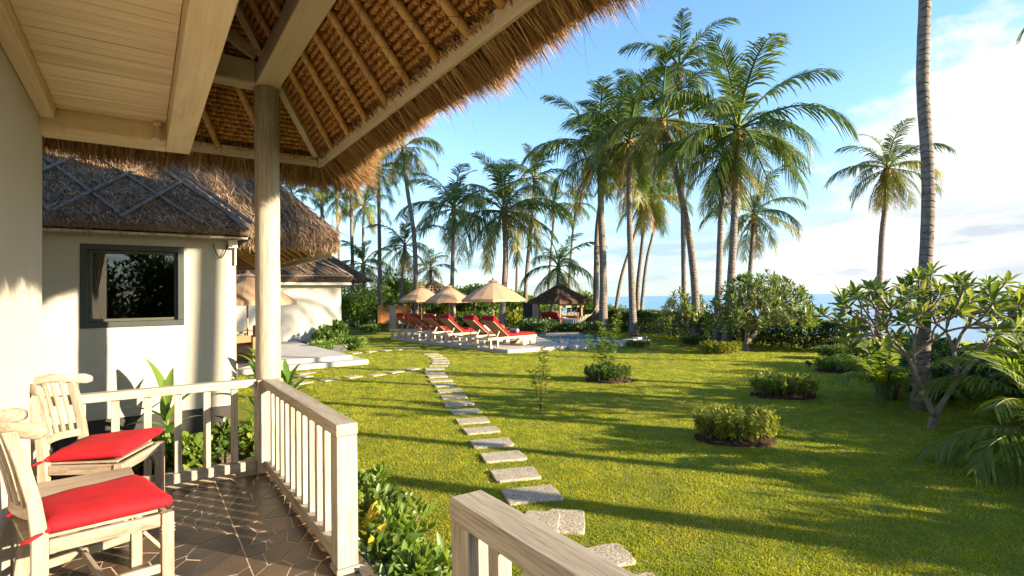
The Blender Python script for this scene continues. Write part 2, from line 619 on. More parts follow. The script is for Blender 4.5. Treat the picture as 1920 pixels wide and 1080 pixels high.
SLATE = slate()
DARKSTONE = simple('dark_edge_stone', (.045, .042, .042), .5, .4, 20, .3)
deck = tag(MB().box((PX0 - .4, PY0, LAWN - .2), (PX1, PY1, -.0022)).build('porch_floor', GROUT), 'porch floor of crazy paved brown slate with pale joints', None, kind='structure')
MB().box((PX1 + .002, PY0, LAWN - .2), (PX1 + .05, PY1 + .05, .0)).build('edge_stone', DARKSTONE, deck, bevel=.006)
MB().box((PX0 - .4, PY1 + .002, LAWN - .2), (PX1 + .0, PY1 + .05, -.0)).build('edge_stone', DARKSTONE, deck, bevel=.006)


def clip_poly(poly, nx, ny, c):
    out = []
    for i in range(len(poly)):
        a, b = poly[i], poly[(i + 1) % len(poly)]
        da, db = a[0] * nx + a[1] * ny - c, b[0] * nx + b[1] * ny - c
        if da <= 0:
            out.append(a)
        if (da < 0 < db) or (db < 0 < da):
            q = da / (da - db)
            out.append((a[0] + (b[0] - a[0]) * q, a[1] + (b[1] - a[1]) * q))
    return out


def crazy_paving(x0, x1, y0, y1, step, rg):
    # points spread at random with a small spacing; distances stretched so that shards run diagonally
    ca, sa, k_ = math.cos(R(58)), math.sin(R(58)), 1.75
    fwd = lambda p: ((p[0] * ca + p[1] * sa) / k_, -p[0] * sa + p[1] * ca)
    inv = lambda q: (q[0] * k_ * ca - q[1] * sa, q[0] * k_ * sa + q[1] * ca)
    pts = []
    want_n = int((x1 - x0) * (y1 - y0) / step)
    tries = 0
    while len(pts) < want_n and tries < 20000:
        tries += 1
        q = fwd((rg.uniform(x0, x1), rg.uniform(y0, y1)))
        if all((q[0] - o_[0]) ** 2 + (q[1] - o_[1]) ** 2 > (.062 if rg.random() < .25 else .09) ** 2 for o_ in pts):
            pts.append(q)
    box_ = [fwd(c) for c in ((x0, y0), (x1, y0), (x1, y1), (x0, y1))]
    for i, p in enumerate(pts):
        poly = list(box_)
        near = sorted((q for k, q in enumerate(pts) if k != i), key=lambda q: (q[0] - p[0]) ** 2 + (q[1] - p[1]) ** 2)[:22]
        # stretched metric gives long shards
        for q in near:
            nx_, ny_ = q[0] - p[0], q[1] - p[1]
            l = math.hypot(nx_, ny_)
            poly = clip_poly(poly, nx_ / l, ny_ / l, ((q[0] ** 2 + q[1] ** 2) - (p[0] ** 2 + p[1] ** 2)) / 2 / l - .0042)
            if len(poly) < 3:
                break
        if len(poly) < 3:
            continue
        poly = [inv(q) for q in poly]
        p = inv(p)
        if len(poly) < 3 or abs(sum(poly[k][0] * poly[(k + 1) % len(poly)][1] - poly[(k + 1) % len(poly)][0] * poly[k][1] for k in range(len(poly)))) / 2 < .0012:
            continue
        rough = []
        for k in range(len(poly)):
            a, b = poly[k], poly[(k + 1) % len(poly)]
            ln = math.hypot(b[0] - a[0], b[1] - a[1])
            rough.append(a)
            if ln > .07:
                for q in (.36, .68):
                    j = rg.uniform(-.005, .003)
                    rough.append((a[0] + (b[0] - a[0]) * q + (p[0] - a[0]) * abs(j), a[1] + (b[1] - a[1]) * q + (p[1] - a[1]) * abs(j) * 2))
        zt = rg.uniform(-.0015, .0015)
        o = MB().prism(rough, -.02, zt).build('stone', SLATE, deck)


rg = random.Random(11)
crazy_paving(-.6, .500, .3, 5.13, .028, rg)
crazy_paving(.511, .985, .3, 5.13, .028, rg)
step = tag(MB().box((PX1 + .06, 1.75, LAWN - .1), (PX1 + .45, 2.85, -.12)).build('entry_step', DARKSTONE, bevel=.008), None, None, kind='structure')

# own house: the lit wall on the left
house = tag(empty('house', (-2.3, 2.7, LAWN)), 'cream plastered house wall beside the porch with the slatted chairs', 'house')
hl = (-2.3, 2.7, LAWN)


def rel(mb, o):
    """shift collected world vertices into a parent's local space (unrotated parents)"""
    mb.v = [(a - o[0], b - o[1], c - o[2]) for a, b, c in mb.v]
    return mb


rel(MB().box((-4.0, .5, LAWN - .1), (-.6, 5.2, 3.40)), hl).build('wall', PLASTER_IN, house, bevel=.012)

# railings
RX0, RX1 = .870, .990


def railing(name, label, run, posts, balusters):
    o = tag(empty(name, run['loc']), label, 'railing', 'whitewashed porch railings')
    L = run['loc']
    for part, lo, hi, ax in run['bars']:
        rel(MB().box(lo, hi), L).build(part, WW[ax], o, bevel=.006)
    for lo, hi in posts:
        rel(MB().box(lo, hi), L).build('end_post', WW[2], o, bevel=.006)
    for lo, hi in balusters:
        rel(MB().box(lo, hi), L).build('baluster', WW[2], o, bevel=.004)
    return o


bal = []
for k in range(11):
    y = 3.155 + k * .178
    bal.append(((.905, y - .026, .112), (.957, y + .026, .752)))
railing('porch_railing', 'whitewashed railing running from the column to its thick free end post', {'loc': (.93, 4.0, 0), 'bars': [
    ('top_rail', (RX0, 2.95, .754), (RX1, 5.095, .82), 1), ('bottom_rail', (.885, 3.073, .04), (.975, 5.095, .11), 1),
    ('foot_block', (RX0 - .004, 2.946, .001), (RX1 + .004, 3.075, .035), 0)]},
    [((RX0 + .002, 2.952, .037), (RX1 - .002, 3.071, .752))], bal)
bal = []
for k in range(7):
    x = .66 - k * .207
    bal.append(((x - .026, 5.175, .112), (x + .026, 5.225, .752)))
railing('porch_railing', 'whitewashed railing behind the farther red cushioned chair', {'loc': (.13, 5.2, 0), 'bars': [
    ('top_rail', (-.598, 5.145, .754), (.828, 5.255, .82), 0), ('bottom_rail', (-.598, 5.155, .03), (.828, 5.245, .11), 0)]}, [], bal)
bal = []
for k in range(7):
    y = 1.43 - k * .19
    bal.append(((.905, y - .03, .112), (.957, y + .03, .752)))
railing('porch_railing', 'nearest whitewashed railing at the porch steps, cut by the lower frame edge', {'loc': (.93, .9, 0), 'bars': [
    ('top_rail', (RX0 - .004, .1, .745), (RX1 + .004, 1.645, .82), 1), ('bottom_rail', (.885, .1, .04), (.975, 1.523, .11), 1)]},
    [((RX0, 1.525, .001), (RX1, 1.641, .743))], bal)

# column: round shaft on a square pedestal
colm = tag(empty('porch_column', (.935, 5.2, 0)), 'round whitewashed timber column at the porch corner', 'column')
MB().box((-.105, -.10, .001), (.105, .10, .815)).build('pedestal', WW[2], colm, bevel=.008)
pts = [(.0, 0, .817 + k * (3.428 - .817) / 12) for k in range(13)]
rad = [.104 + .002 * math.sin(k * 2.1) for k in range(13)]
MB().tube(pts, rad, 28).build('shaft', WW[2], colm, smooth=True, bevel=.004)

# ------------------------------------------------------------------ the porch roof
EX, EY0, EY1, EZ = 1.57, .04, 5.86, 2.98
AX, AY, AZ = -1.03, 2.95, 5.58
roof = tag(empty('thatched_roof', (AX, AY, EZ)), 'golden thatched roof overhead with bamboo rafters and a shaggy fringe', 'roof')
RL = (AX, AY, EZ)


def part(mb, name, mat, par, L, **k):
    return rel(mb, L).build(name, mat, par, **k)


# plates and beams
part(MB().box((.835, -.05, 3.43), (1.035, 5.31, 3.62)), 'plate_beam', BM[1], roof, RL, bevel=.01)
part(MB().box((-3.0, 5.10, 3.425), (.832, 5.30, 3.63)), 'plate_beam', BM[0], roof, RL, bevel=.01)
part(MB().bar((-.2, 5.02, 4.25), (.83, 5.07, 3.66), .05, .09), 'strut', BM[0], roof, RL, bevel=.004)
part(MB().bar((.35, 5.25, 4.02), (.84, 5.24, 3.70), .045, .08), 'strut', BM[0], roof, RL, bevel=.004)
# eave boards
part(MB().bar((EX + .005, EY0, 2.99), (EX + .005, EY1 + .028, 2.99), .045, .10, (-.25, 0, 1)), 'eave_board', BM[1], roof, RL, bevel=.005)
part(MB().bar((-3.4, EY1, 2.99), (EX - .02, EY1, 2.99), .045, .10, (0, -.25, 1)), 'eave_board', BM[0], roof, RL, bevel=.005)
part(MB().box((-3.65, EY0 - .025, 2.945), (EX - .02, EY0 + .02, 3.04)), 'eave_board', BM[0], roof, RL, bevel=.005)
# hip rafters
for cx, cy in ((EX, EY1), (EX, EY0), (2 * AX - EX, EY1), (2 * AX - EX, EY0)):
    a = Vector((cx, cy, EZ + .06))
    b = Vector((AX, AY, AZ + .03))
    d = (b - a)
    part(MB().bar(a + d * .012, a + d * .96, .062, .11), 'hip_rafter', BM[1], roof, RL, bevel=.005)


def rafter(foot, top, r=.030):
    a, b = Vector(foot), Vector(top)
    d = (b - a)
    L = d.length
    n = 14
    pts = [a + d * (k / n) for k in range(n + 1)]
    rr = [r * (1 + .05 * math.sin(k * 1.9 + a.y * 5)) for k in range(n + 1)]
    o = part(MB().tube(pts, rr, 12), 'rafter', BAMBOO, roof, RL, smooth=True)
    # cross lacing wound up the pole
    mb = MB()
    d.normalize()
    s1 = d.cross(Vector((0, 0, 1))).normalized()
    s2 = s1.cross(d)
    for sgn in (1, -1):
        tw = []
        turns = L * .8 / .075
        N = int(turns * 9)
        for k in range(N + 1):
            q = k / N * L * .8
            an = sgn * (q / .15 * 2 * math.pi)
            tw.append(a + d * (q + .03) + (s1 * math.cos(an) + s2 * math.sin(an)) * (r * 1.04))
        mb.tube(tw, .0019, 3, False)
    rel(mb, RL).build('lacing', TIE, o)
    return o


frac = .82
for y in (5.31, 4.79, 4.33, 3.88, 3.45, 3.01, 2.62, 2.26, 1.90, 1.54, 1.15, .70):
    foot = Vector((EX - .02, y, EZ + .035))
    top = Vector((AX, AY, AZ + .035))
    rafter(foot, foot + (top - foot) * frac)
for x in (1.08, .615, .14, -.33, -.8, -1.26, -1.72):
    foot = Vector((x, EY1 - .02, EZ + .035))
    top = Vector((AX, AY, AZ + .035))
    rafter(foot, foot + (top - foot) * frac)

# courses of folded straw bundles seen from below, one part a course
ARC = np.array([[math.cos(a), math.sin(a)] for a in np.linspace(math.pi * .02, -math.pi * 1.0, 6)])


def course(p0, p1, inward, up, r0, rgn):
    """ribs along p0-p1; each rib a bulged half ring hanging below the roof plane"""
    p0, p1 = np.array(p0), np.array(p1)
    L = np.linalg.norm(p1 - p0)
    ax = (p1 - p0) / L
    vs, q = [], []
    s = 0.0
    base = 0
    while s < L:
        wd = rgn.choice((.007, .010, .014, .020))
        r = r0 * (rgn.uniform(.80, 1.10) if rgn.random() > .06 else .55)
        sh = rgn.uniform(-.006, .006)
        for st, k in ((0, .84), (.5, 1.0), (1, .84)):
            c = p0 + ax * min(s + wd * st, L) + inward * sh
            for a in ARC:
                vs.append(c + inward * (a[0] * r * k) + up * (a[1] * r * k * 1.15))
        n = len(ARC)
        for j in range(2):
            for i in range(n - 1):
                a = base + j * n + i
                q.append((a, a + 1, a + n + 1, a + n))
        base += 3 * n
        s += wd * .96
    return np.array(vs), np.array(q)


def courses(side, nmax, pitch):
    for k in range(nmax):
        u = .045 + k * pitch
        zz = EZ + .088 + u
        tt = u / (EX - AX)
        if side == 'right':
            x = EX - u
            y0, y1 = EY0 + (AY - EY0) * tt, EY1 + (AY - EY1) * tt
            vs, q = course((x, max(y0, .3), zz), (x, y1 - .01, zz), np.array((-.707, 0, .707)), np.array((.707, 0, .707)), .0215, RNG)
        else:
            tt = u / (EY1 - AY)
            y = EY1 - u
            zz = EZ + .088 + u * (AZ - EZ) / (EY1 - AY)
            x1 = EX + (AX - EX) * tt
            vs, q = course((-1.6, y, zz), (x1 - .01, y, zz), np.array((0, -.745, .667)), np.array((0, .667, .745)), .0215, RNG)
        me = mesh_np('thatch_course', vs - np.array(RL), [q], BUNDLE, True)
        link('thatch_course', me, roof, )


courses('right', 48, .0345)
courses('end', 36, .036)


# straw strands -------------------------------------------------------
def strands(start, dirs, length, width, droop, side=None, seg=3, seed=0):
    """ribbons: start (N,3), dirs (N,3) unit, length (N,), width (N,), droop (N,) metres fallen at the tip"""
    N = len(start)
    r = np.random.default_rng(seed)
    if side is None:
        side = np.cross(dirs, r.normal(size=(N, 3)))
    side /= np.linalg.norm(side, axis=1)[:, None] + 1e-9
    out = np.zeros((N, 2 * seg + 1, 3))
    for k in range(seg + 1):
        q = k / seg
        c = start + dirs * (length * q)[:, None]
        c = c.copy()
        c[:, 2] -= droop * q ** 2
        if k < seg:
            wv_ = (width * (1 - .55 * q))[:, None] * side / 2
            out[:, 2 * k] = c - wv_
            out[:, 2 * k + 1] = c + wv_
        else:
            out[:, 2 * seg] = c
    b = (np.arange(N) * (2 * seg + 1))[:, None]
    quads = np.concatenate([b + np.array([[2 * k, 2 * k + 1, 2 * k + 3, 2 * k + 2]]) for k in range(seg - 1)]) if seg > 1 else np.zeros((0, 4), int)
    tris = b + np.array([[2 * seg - 2, 2 * seg - 1, 2 * seg]])
    return out.reshape(-1, 3), [quads, tris]


def unit(a):
    return a / (np.linalg.norm(a, axis=-1, keepdims=True) + 1e-9)


# closed bed of the roof
def ring(off, z, corner=0.0):
    x0, x1, y0, y1 = 2 * AX - EX - off, EX + off, EY0 - off, EY1 + off
    c = corner
    return [(x0 - c, y0 - c, z), (x1 + c, y0 - c, z), (x1 + c, y1 + c, z), (x0 - c, y1 + c, z)]


rings = [[(AX, AY, AZ + .13)] * 4, ring(.03, EZ + .075), ring(.20, EZ - .05, .10), ring(.30, EZ + .10, .12), ring(.05, EZ + .40), [(AX, AY, AZ + .62)] * 4]
v, f = [], []
for r_ in rings:
    v += r_
for j in range(5):
    for k in range(4):
        a, b = 4 * j + k, 4 * j + (k + 1) % 4
        f.append((a, b, b + 4, a + 4))
mb = MB()
mb.add(v, f)
part(mb, 'thatch_bed', THB, roof, RL)


def fringe(n, seed):
    r = np.random.default_rng(seed)
    # path along the eaves: right side, corner, far end
    segs = [((EX, -.25), (EX, EY1), (1, 0)), ((EX, EY1), (-1.4, EY1), (0, 1))]
    st, dr, ln = [], [], []
    nr, ne, nc = int(n * .50), int(n * .30), int(n * .20)
    lump = lambda s: np.sin(s * 5.1) * .03 + np.sin(s * 11.7 + 1) * .025 + np.sin(s * 2.3 + 2) * .03
    lay = r.random(nr)
    y = r.uniform(-.3, EY1 + .05, nr)
    st.append(np.stack([EX - .02 + lay * .10 + r.uniform(-.04, .04, nr), y, EZ + .03 + lay * .26], 1))
    th = np.radians(r.normal(35, 6, nr))
    la = r.normal(0, .11, nr)
    dr.append(np.stack([np.cos(th), la, -np.sin(th)], 1))
    ln.append(r.uniform(.29, .36, nr) + lump(y) * .8 - lay * .03)
    lay = r.random(ne)
    x = r.uniform(-1.4, EX + .05, ne)
    st.append(np.stack([x, EY1 - .02 + lay * .10 + r.uniform(-.04, .04, ne), EZ + .03 + lay * .26], 1))
    th = np.radians(r.normal(36, 8, ne))
    dr.append(np.stack([r.normal(0, .16, ne), np.cos(th), -np.sin(th)], 1))
    ln.append(r.uniform(.28, .44, ne) + lump(x + 9))
    lay = r.random(nc)
    an = r.uniform(-.25, math.pi / 2 + .25, nc)
    rr = r.uniform(0, .30, nc)
    st.append(np.stack([EX - .05 + np.cos(an) * rr * .9, EY1 - .05 + np.sin(an) * rr * .9, EZ + .03 + lay * .28], 1))
    th = np.radians(r.normal(24, 9, nc))
    dr.append(np.stack([np.cos(an) * np.cos(th), np.sin(an) * np.cos(th), -np.sin(th)], 1))
    ln.append(r.uniform(.34, .54, nc))
    st, dr, ln = np.concatenate(st), unit(np.concatenate(dr)), np.concatenate(ln)
    N = len(st)
    return strands(st, dr, ln, r.uniform(.004, .011, N), r.uniform(.0, .06, N), seed=seed)


vs, fs = fringe(60000, 3)
tag(link('straw_fringe', mesh_np('straw_fringe', vs - np.array(RL), fs, STRAW), roof), kind='stuff')
# stray straws
r = np.random.default_rng(5)
N = 160
y = r.uniform(-.2, EY1 + .2, N)
st = np.stack([np.full(N, EX + .12), y, EZ + r.uniform(-.05, .2, N)], 1)
dr = unit(np.stack([r.normal(.8, .25, N), r.normal(0, .6, N), r.normal(-.55, .35, N)], 1))
vs, fs = strands(st, dr, r.uniform(.2, .4, N), r.uniform(.002, .005, N), r.uniform(0, .16, N), seed=6)
tag(link('stray_straw', mesh_np('stray_straw', vs - np.array(RL), fs, STRAW), roof), kind='stuff')

# boarded ceiling over the porch
ceil = tag(empty('porch_ceiling', (-.2, 2.5, 2.93)), 'pale boarded porch ceiling framed by wide planed beams', 'ceiling')
CL = (-.2, 2.5, 2.93)
rg = random.Random(4)
y = 5.055
while y > .3:
    wd = rg.choice([.088, .104, .104, .112])
    part(MB().box((-.508, y - wd, 2.932 + rg.uniform(0, .003)), (.163, y - .0045, 2.955)), 'plank', CEILW, ceil, CL, bevel=.002, seg=1)
    y -= wd
part(MB().box((-.60, .2, 2.957), (.33, 5.2, 2.98)), 'light_stop_board', TK[1], ceil, CL)  # unseen cover added above the planks to stop light
part(MB().box((.166, .1, 2.76), (.338, 5.262, 2.948)), 'edge_beam', CEILY, ceil, CL, bevel=.008)
# hewn end beam with an uneven lower arris
mb = MB()
n = 16
vs_, fs_ = [], []
for k in range(n + 1):
    x = -.60 + (.163 + .60) * k / n
    wob = .006 * math.sin(k * 1.7) + .004 * math.sin(k * 3.1 + 1)
    prof = [(5.07, 2.95), (5.066 + wob, 2.80 + wob), (5.115 + wob, 2.762), (5.255, 2.758), (5.258, 2.95)]
    vs_ += [(x, a, b) for a, b in prof]
for k in range(n):
    for i in range(5):
        a, b = 5 * k + i, 5 * k + (i + 1) % 5
        fs_.append((a, a + 5, b + 5, b))
fs_ += [tuple(range(5)), tuple(reversed(range(5 * n, 5 * n + 5)))]
mb.add(vs_, fs_)
part(mb, 'end_beam', CEILX, ceil, CL)
part(MB().box((-.598, .2, 2.85), (-.510, 5.06, 2.95)), 'wall_trim', CEILY, ceil, CL, bevel=.008)

# small downlight on the ceiling beam
lamp = tag(empty('spotlight', (.105, 5.02, 2.93)), 'small pale cylinder spotlight at the end of the boarded ceiling', 'lamp')
LAMPM = simple('cream_metal', (.60, .50, .36), .4, .4)
MB().tube([(0, 0, -.002), (0, 0, -.03)], .032, 14).build('mount', LAMPM, lamp, smooth=False, bevel=.003)
MB().tube([(0, 0, -.03), (.005, -.01, -.075)], .012, 8).build('neck', LAMPM, lamp)
MB().tube([(.012, .012, -.06), (-.012, -.035, -.155)], .030, 16).build('lamp_head', LAMPM, lamp, bevel=.003)

# ================================================================== NEIGHBOUR HOUSE
def face_strands(c0, c1, c2, c3, n, length, width, seed, lift=(.0, .05), jit=.45, skip=None, wild=1.0):
    """straw lying down a roof face; c0-c1 eave (left to right), c3-c2 top"""
    r = np.random.default_rng(seed)
    a, b = r.random(n), r.random(n) ** .8
    c0, c1, c2, c3 = (np.array(c) for c in (c0, c1, c2, c3))
    P = (c0 + (c1 - c0) * a[:, None]) * (1 - b)[:, None] + (c3 + (c2 - c3) * a[:, None]) * b[:, None]
    down = unit((c0 + c1) / 2 - (c3 + c2) / 2)
    nrm = unit(np.cross(c1 - c0, c3 - c0))
    if nrm[2] < 0:
        nrm = -nrm
    al = unit(c1 - c0)
    D = down + al * r.normal(0, jit, n)[:, None] + nrm * r.normal(.10 * wild, .16 * wild, n)[:, None]
    P = P + nrm * r.uniform(lift[0], lift[1], n)[:, None]
    return strands(P, unit(D), r.uniform(length[0], length[1], n), r.uniform(width[0], width[1], n), r.uniform(0, .04, n), seed=seed, seg=2)


def plane_pt(px, py, p0, nrm):
    d = ray(px, py)
    o = Vector((0, 0, CAM_H))
    return o + d * ((Vector(p0) - o).dot(nrm) / d.dot(nrm))


BATTEN = simple('grey_weathered_batten', (.16, .13, .105), .8, .15, 14, .45)
FRAME = simple('grey_green_window_paint', (.038, .044, .04), .5, .3, 20, .12)
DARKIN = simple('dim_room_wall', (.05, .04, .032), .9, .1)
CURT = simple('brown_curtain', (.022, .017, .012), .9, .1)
m, t = new_mat('window_glass')
lw = t.n('ShaderNodeFresnel', {'IOR': 1.7})
gl = t.n('ShaderNodeBsdfGlossy', {'Color': (.9, .9, .9, 1), 'Roughness': .015})
tr = t.n('ShaderNodeBsdfTransparent', {'Color': (.55, .56, .54, 1)})
mx = t.n('ShaderNodeMixShader', {0: lw, 1: tr, 2: gl})
t.n('ShaderNodeOutputMaterial', {'Surface': mx})
GLASS = m

NY = 7.2
nh = tag(empty('neighbour_house', (-1.5, 9.0, LAWN)), 'cream plastered villa across the bed with a wide dark framed window', 'house')
NL = (-1.5, 9.0, LAWN)
WX0, WX1, WZ0, WZ1 = -.530, .405, 1.247, 2.145
mb = MB()
T = .22
mb.box((-5, NY, .27), (WX0, NY + T, 2.60)).box((WX1, NY, .27), (.94, NY + T, 2.60))
mb.box((WX0, NY, .27), (WX1, NY + T, WZ0)).box((WX0, NY, WZ1), (WX1, NY + T, 2.60))
mb.box((.72, NY + T, .27), (.94, 10.2, 2.60)).box((-5, 10.0, .27), (.72, 10.2, 2.60))
part(mb, 'wall', PLASTER, nh, NL)
part(MB().box((-5, NY + .025, LAWN - .1), (.915, 10.2, .27)), 'plinth', PLINTH, nh, NL)
win = empty('window', (0, 0, 0), parent=nh)
win.location = (0, 0, 0)
fw = .062
mb = MB()
mb.box((WX0, NY - .012, WZ1 - fw), (WX1, NY + .10, WZ1)).box((WX0, NY - .012, WZ0), (WX1, NY + .10, WZ0 + fw))
mb.box((WX0, NY - .012, WZ0 + fw), (WX0 + fw, NY + .10, WZ1 - fw)).box((WX1 - fw, NY - .012, WZ0 + fw), (WX1, NY + .10, WZ1 - fw))
part(mb, 'outer_frame', FRAME, win, NL, bevel=.004)
i0, i1, j0, j1 = WX0 + fw + .002, WX1 - fw - .002, WZ0 + fw + .002, WZ1 - fw - .002
fw2 = .03
mb = MB()
mb.box((i0, NY + .045, j1 - fw2), (i1, NY + .12, j1)).box((i0, NY + .045, j0), (i1, NY + .12, j0 + fw2))
mb.box((i0, NY + .045, j0 + fw2), (i0 + fw2, NY + .12, j1 - fw2)).box((i1 - fw2, NY + .045, j0 + fw2), (i1, NY + .12, j1 - fw2))
part(mb, 'sash', simple('dark_sash_paint', (.05, .05, .034), .45), win, NL, bevel=.003)
part(MB().box((i0 + fw2, NY + .085, j0 + fw2), (i1 - fw2, NY + .092, j1 - fw2)), 'pane', GLASS, win, NL)
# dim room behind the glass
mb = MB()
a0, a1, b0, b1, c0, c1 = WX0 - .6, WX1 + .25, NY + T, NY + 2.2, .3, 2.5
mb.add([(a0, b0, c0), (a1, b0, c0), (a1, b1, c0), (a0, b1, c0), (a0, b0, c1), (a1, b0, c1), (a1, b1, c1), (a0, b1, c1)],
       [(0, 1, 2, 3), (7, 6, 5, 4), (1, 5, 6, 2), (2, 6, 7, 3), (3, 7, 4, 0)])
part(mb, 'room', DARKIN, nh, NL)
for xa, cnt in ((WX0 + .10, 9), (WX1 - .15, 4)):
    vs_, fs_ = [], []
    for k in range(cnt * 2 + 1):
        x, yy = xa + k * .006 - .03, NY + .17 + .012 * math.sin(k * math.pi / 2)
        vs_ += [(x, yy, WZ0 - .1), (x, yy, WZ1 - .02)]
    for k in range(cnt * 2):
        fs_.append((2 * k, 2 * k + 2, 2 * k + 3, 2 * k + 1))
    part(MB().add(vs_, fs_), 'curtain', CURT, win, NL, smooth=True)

# hipped roof of the wing: face toward the porch
ms = .9
e0, e1 = Vector((-6.5, 6.9, 2.36)), Vector((1.087, 6.9, 2.36))
TOPS = 1.9
t1 = e1 + Vector((-TOPS, TOPS, ms * TOPS))
t0 = Vector((-6.5, 6.9 + TOPS, 2.36 + ms * TOPS))
wing = empty('wing_roof', (0, 0, 0), parent=nh)
mb = MB()
dn = Vector((0, 0, -.10))
bk = Vector((1.087 - TOPS, 10.6, t1.z))
b1 = Vector((1.087, 10.6, 2.36))
mb.add([e0, e1, t1, t0, b1, bk], [(0, 1, 2, 3), (1, 4, 5, 2)])
mb.add([e0 + dn, e1 + dn, e1 + dn * .6 + Vector((-.3, .35, 0)), e0 + dn * .6 + Vector((0, .35, 0)), e0, e1, b1, b1 + dn], [(0, 3, 2, 1), (4, 0, 1, 5), (5, 1, 7, 6)])
part(mb, 'thatch_bed', THBD, wing, NL)
vs, fs = face_strands((-2.6, 6.88, 2.35), (1.10, 6.88, 2.35), (1.10 - 1.3, 6.9 + 1.3, 2.36 + ms * 1.3), (-2.6, 8.2, 2.36 + ms * 1.3), 30000, (.05, .12), (.005, .012), 21, (.0, .03), .6, wild=1.2)
tag(link('straw', mesh_np('straw', vs - np.array(NL), fs, STRAWD), wing), kind='stuff')
part(MB().box((-6.4, 6.90, 2.235), (1.03, 6.945, 2.285)), 'eave_board', simple('pale_eave_board', (.42, .36, .26), .8, .2, 15, .25), wing, NL, bevel=.005)
part(MB().box((-6.4, 6.947, 2.255), (.99, NY + .02, 2.275)), 'soffit', PLASTER, wing, NL)
# straw ends hanging under the eave
r = np.random.default_rng(31)
N = 260
xs = r.uniform(-2, 1.05, N)
xs = xs + np.sin(xs * 7) * .12
st = np.stack([xs, np.full(N, 6.885), r.uniform(2.25, 2.32, N)], 1)
vs, fs = strands(st, unit(np.stack([r.normal(0, .3, N), r.normal(-.15, .2, N), np.full(N, -1.0)], 1)), r.uniform(.02, .10, N), r.uniform(.004, .008, N), np.zeros(N), seed=32, seg=2)
tag(link('straw_ends', mesh_np('straw_ends', vs - np.array(NL), fs, STRAW), wing), kind='stuff')
nrm = Vector((0, -ms, 1)).normalized()
p0 = e0 + nrm * .045
for (x0, y0, x1, y1, wd) in ((40, 263, 241, 411, .034), (189, 296, 380, 419, .034), (296, 309, 470, 428, .06), (308, 300, 474, 419, .05), (400, 376, 462, 433, .034),
                             (97, 397, 300, 297, .034), (226, 408, 344, 340, .034), (60, 367, 97, 397, .034), (79, 321, 160, 288, .04), (1, 330, 60, 367, .034), (-40, 400, 79, 330, .04)):
    a, b = plane_pt(x0, y0, p0, nrm), plane_pt(x1, y1, p0, nrm)
    if x1 > x0 and y1 < y0:
        a, b = a + nrm * .018, b + nrm * .018
    part(MB().bar(a, b, wd, .016, nrm), 'batten', BATTEN, wing, NL, bevel=.003)
# utility box and wire under the eave corner
ub = tag(empty('junction_box', (.90, NY - .03, 2.20)), 'small white junction box with a dark wire under the wing eave corner', 'box')
MB().box((-.05, -.04, -.05), (.05, .028, .05)).build('case', simple('white_plastic', (.66, .63, .56), .4), ub, bevel=.006)
MB().tube([(.03, -.0, -.05), (.03, 0, -.25)], .012, 8).build('conduit', simple('white_pipe', (.66, .63, .56), .4), ub)
w_ = [(-.05 - .16 * q, -.01, -.01 - .16 * math.sin(q * math.pi) - .0 * q) for q in np.linspace(0, 1, 12)]
MB().tube([(x + .0, yy, z) for x, yy, z in w_], .006, 6).build('wire', simple('black_cable', (.02, .02, .02), .95, .0), ub)

# the tall shaggy pavilion roof behind the wing
tw = tag(empty('pavilion_roof', (-1.0, 11.4, 2.4)), 'shaggy weathered thatched roof swelling behind the dark window wing', 'roof')
TL = (-1.0, 11.4, 2.4)
TX, TY0, TY1, TZ = 2.46, 8.1, 14.8, 2.52
TA = Vector((-1.0, 11.4, 5.3))


def bulge(u, corner, A, amt):
    """point from an eave corner to the apex with a convex swell"""
    p = corner.lerp(A, u)
    p.z += amt * math.sin(math.pi * min(1, u * 1.05)) * 1.0
    return p


cs = [Vector((TX, TY0, TZ)), Vector((TX, TY1, TZ)), Vector((-4.3, TY1, TZ)), Vector((-4.3, TY0, TZ))]
n = 8
v, f = [], []
for j in range(n + 1):
    v += [tuple(bulge(j / n, c, TA, .34)) for c in cs]
for j in range(n):
    for k in range(4):
        a, b = 4 * j + k, 4 * j + (k + 1) % 4
        f.append((a, b, b + 4, a + 4))
# underside
for c in cs:
    v.append((c.x + (-.05 if c.x > 0 else .05), c.y + (.05 if c.y < 11 else -.05), c.z - .22))
b0 = 4 * (n + 1)
for c in cs:
    q = c.lerp(TA, .55)
    v.append((q.x, q.y, q.z - .28))
for k in range(4):
    a, b = k, (k + 1) % 4
    f.append((a, b0 + a, b0 + b, b))
    f.append((b0 + a, b0 + 4 + a, b0 + 4 + b, b0 + b))
part(MB().add(v, f), 'thatch_bed', THBD, tw, TL)
VS, FQ, FT, base = [], [], [], 0
for j in range(n - 1):
    lo0, lo1 = bulge(j / n, cs[3], TA, .34), bulge(j / n, cs[0], TA, .34)
    hi0, hi1 = bulge((j + 1) / n, cs[3], TA, .34), bulge((j + 1) / n, cs[0], TA, .34)
    f0 = .45
    vs, fs = face_strands(lo0.lerp(lo1, f0), lo1, hi1, hi0.lerp(hi1, f0), 3600 if j < 5 else 1500, (.14, .34), (.006, .016), 50 + j, (0, .04), .35, wild=.9)
    VS.append(vs)
    FQ.append(fs[0] + base)
    FT.append(fs[1] + base)
    base += len(vs)
r = np.random.default_rng(77)
N = 7000                        # ragged eave, near corner and right side
s_ = r.random(N)
yy = TY0 + (r.random(N) ** 1.6) * 6.5
xx = np.full(N, TX - .08)
m2 = s_ < .35
xx[m2] = TX - .05 - r.random(m2.sum()) * 2.2
yy[m2] = TY0 + .05
dx = np.where(m2, r.normal(0, .25, N), np.abs(r.normal(.55, .2, N)))
dy = np.where(m2, -np.abs(r.normal(.5, .2, N)), r.normal(0, .25, N))
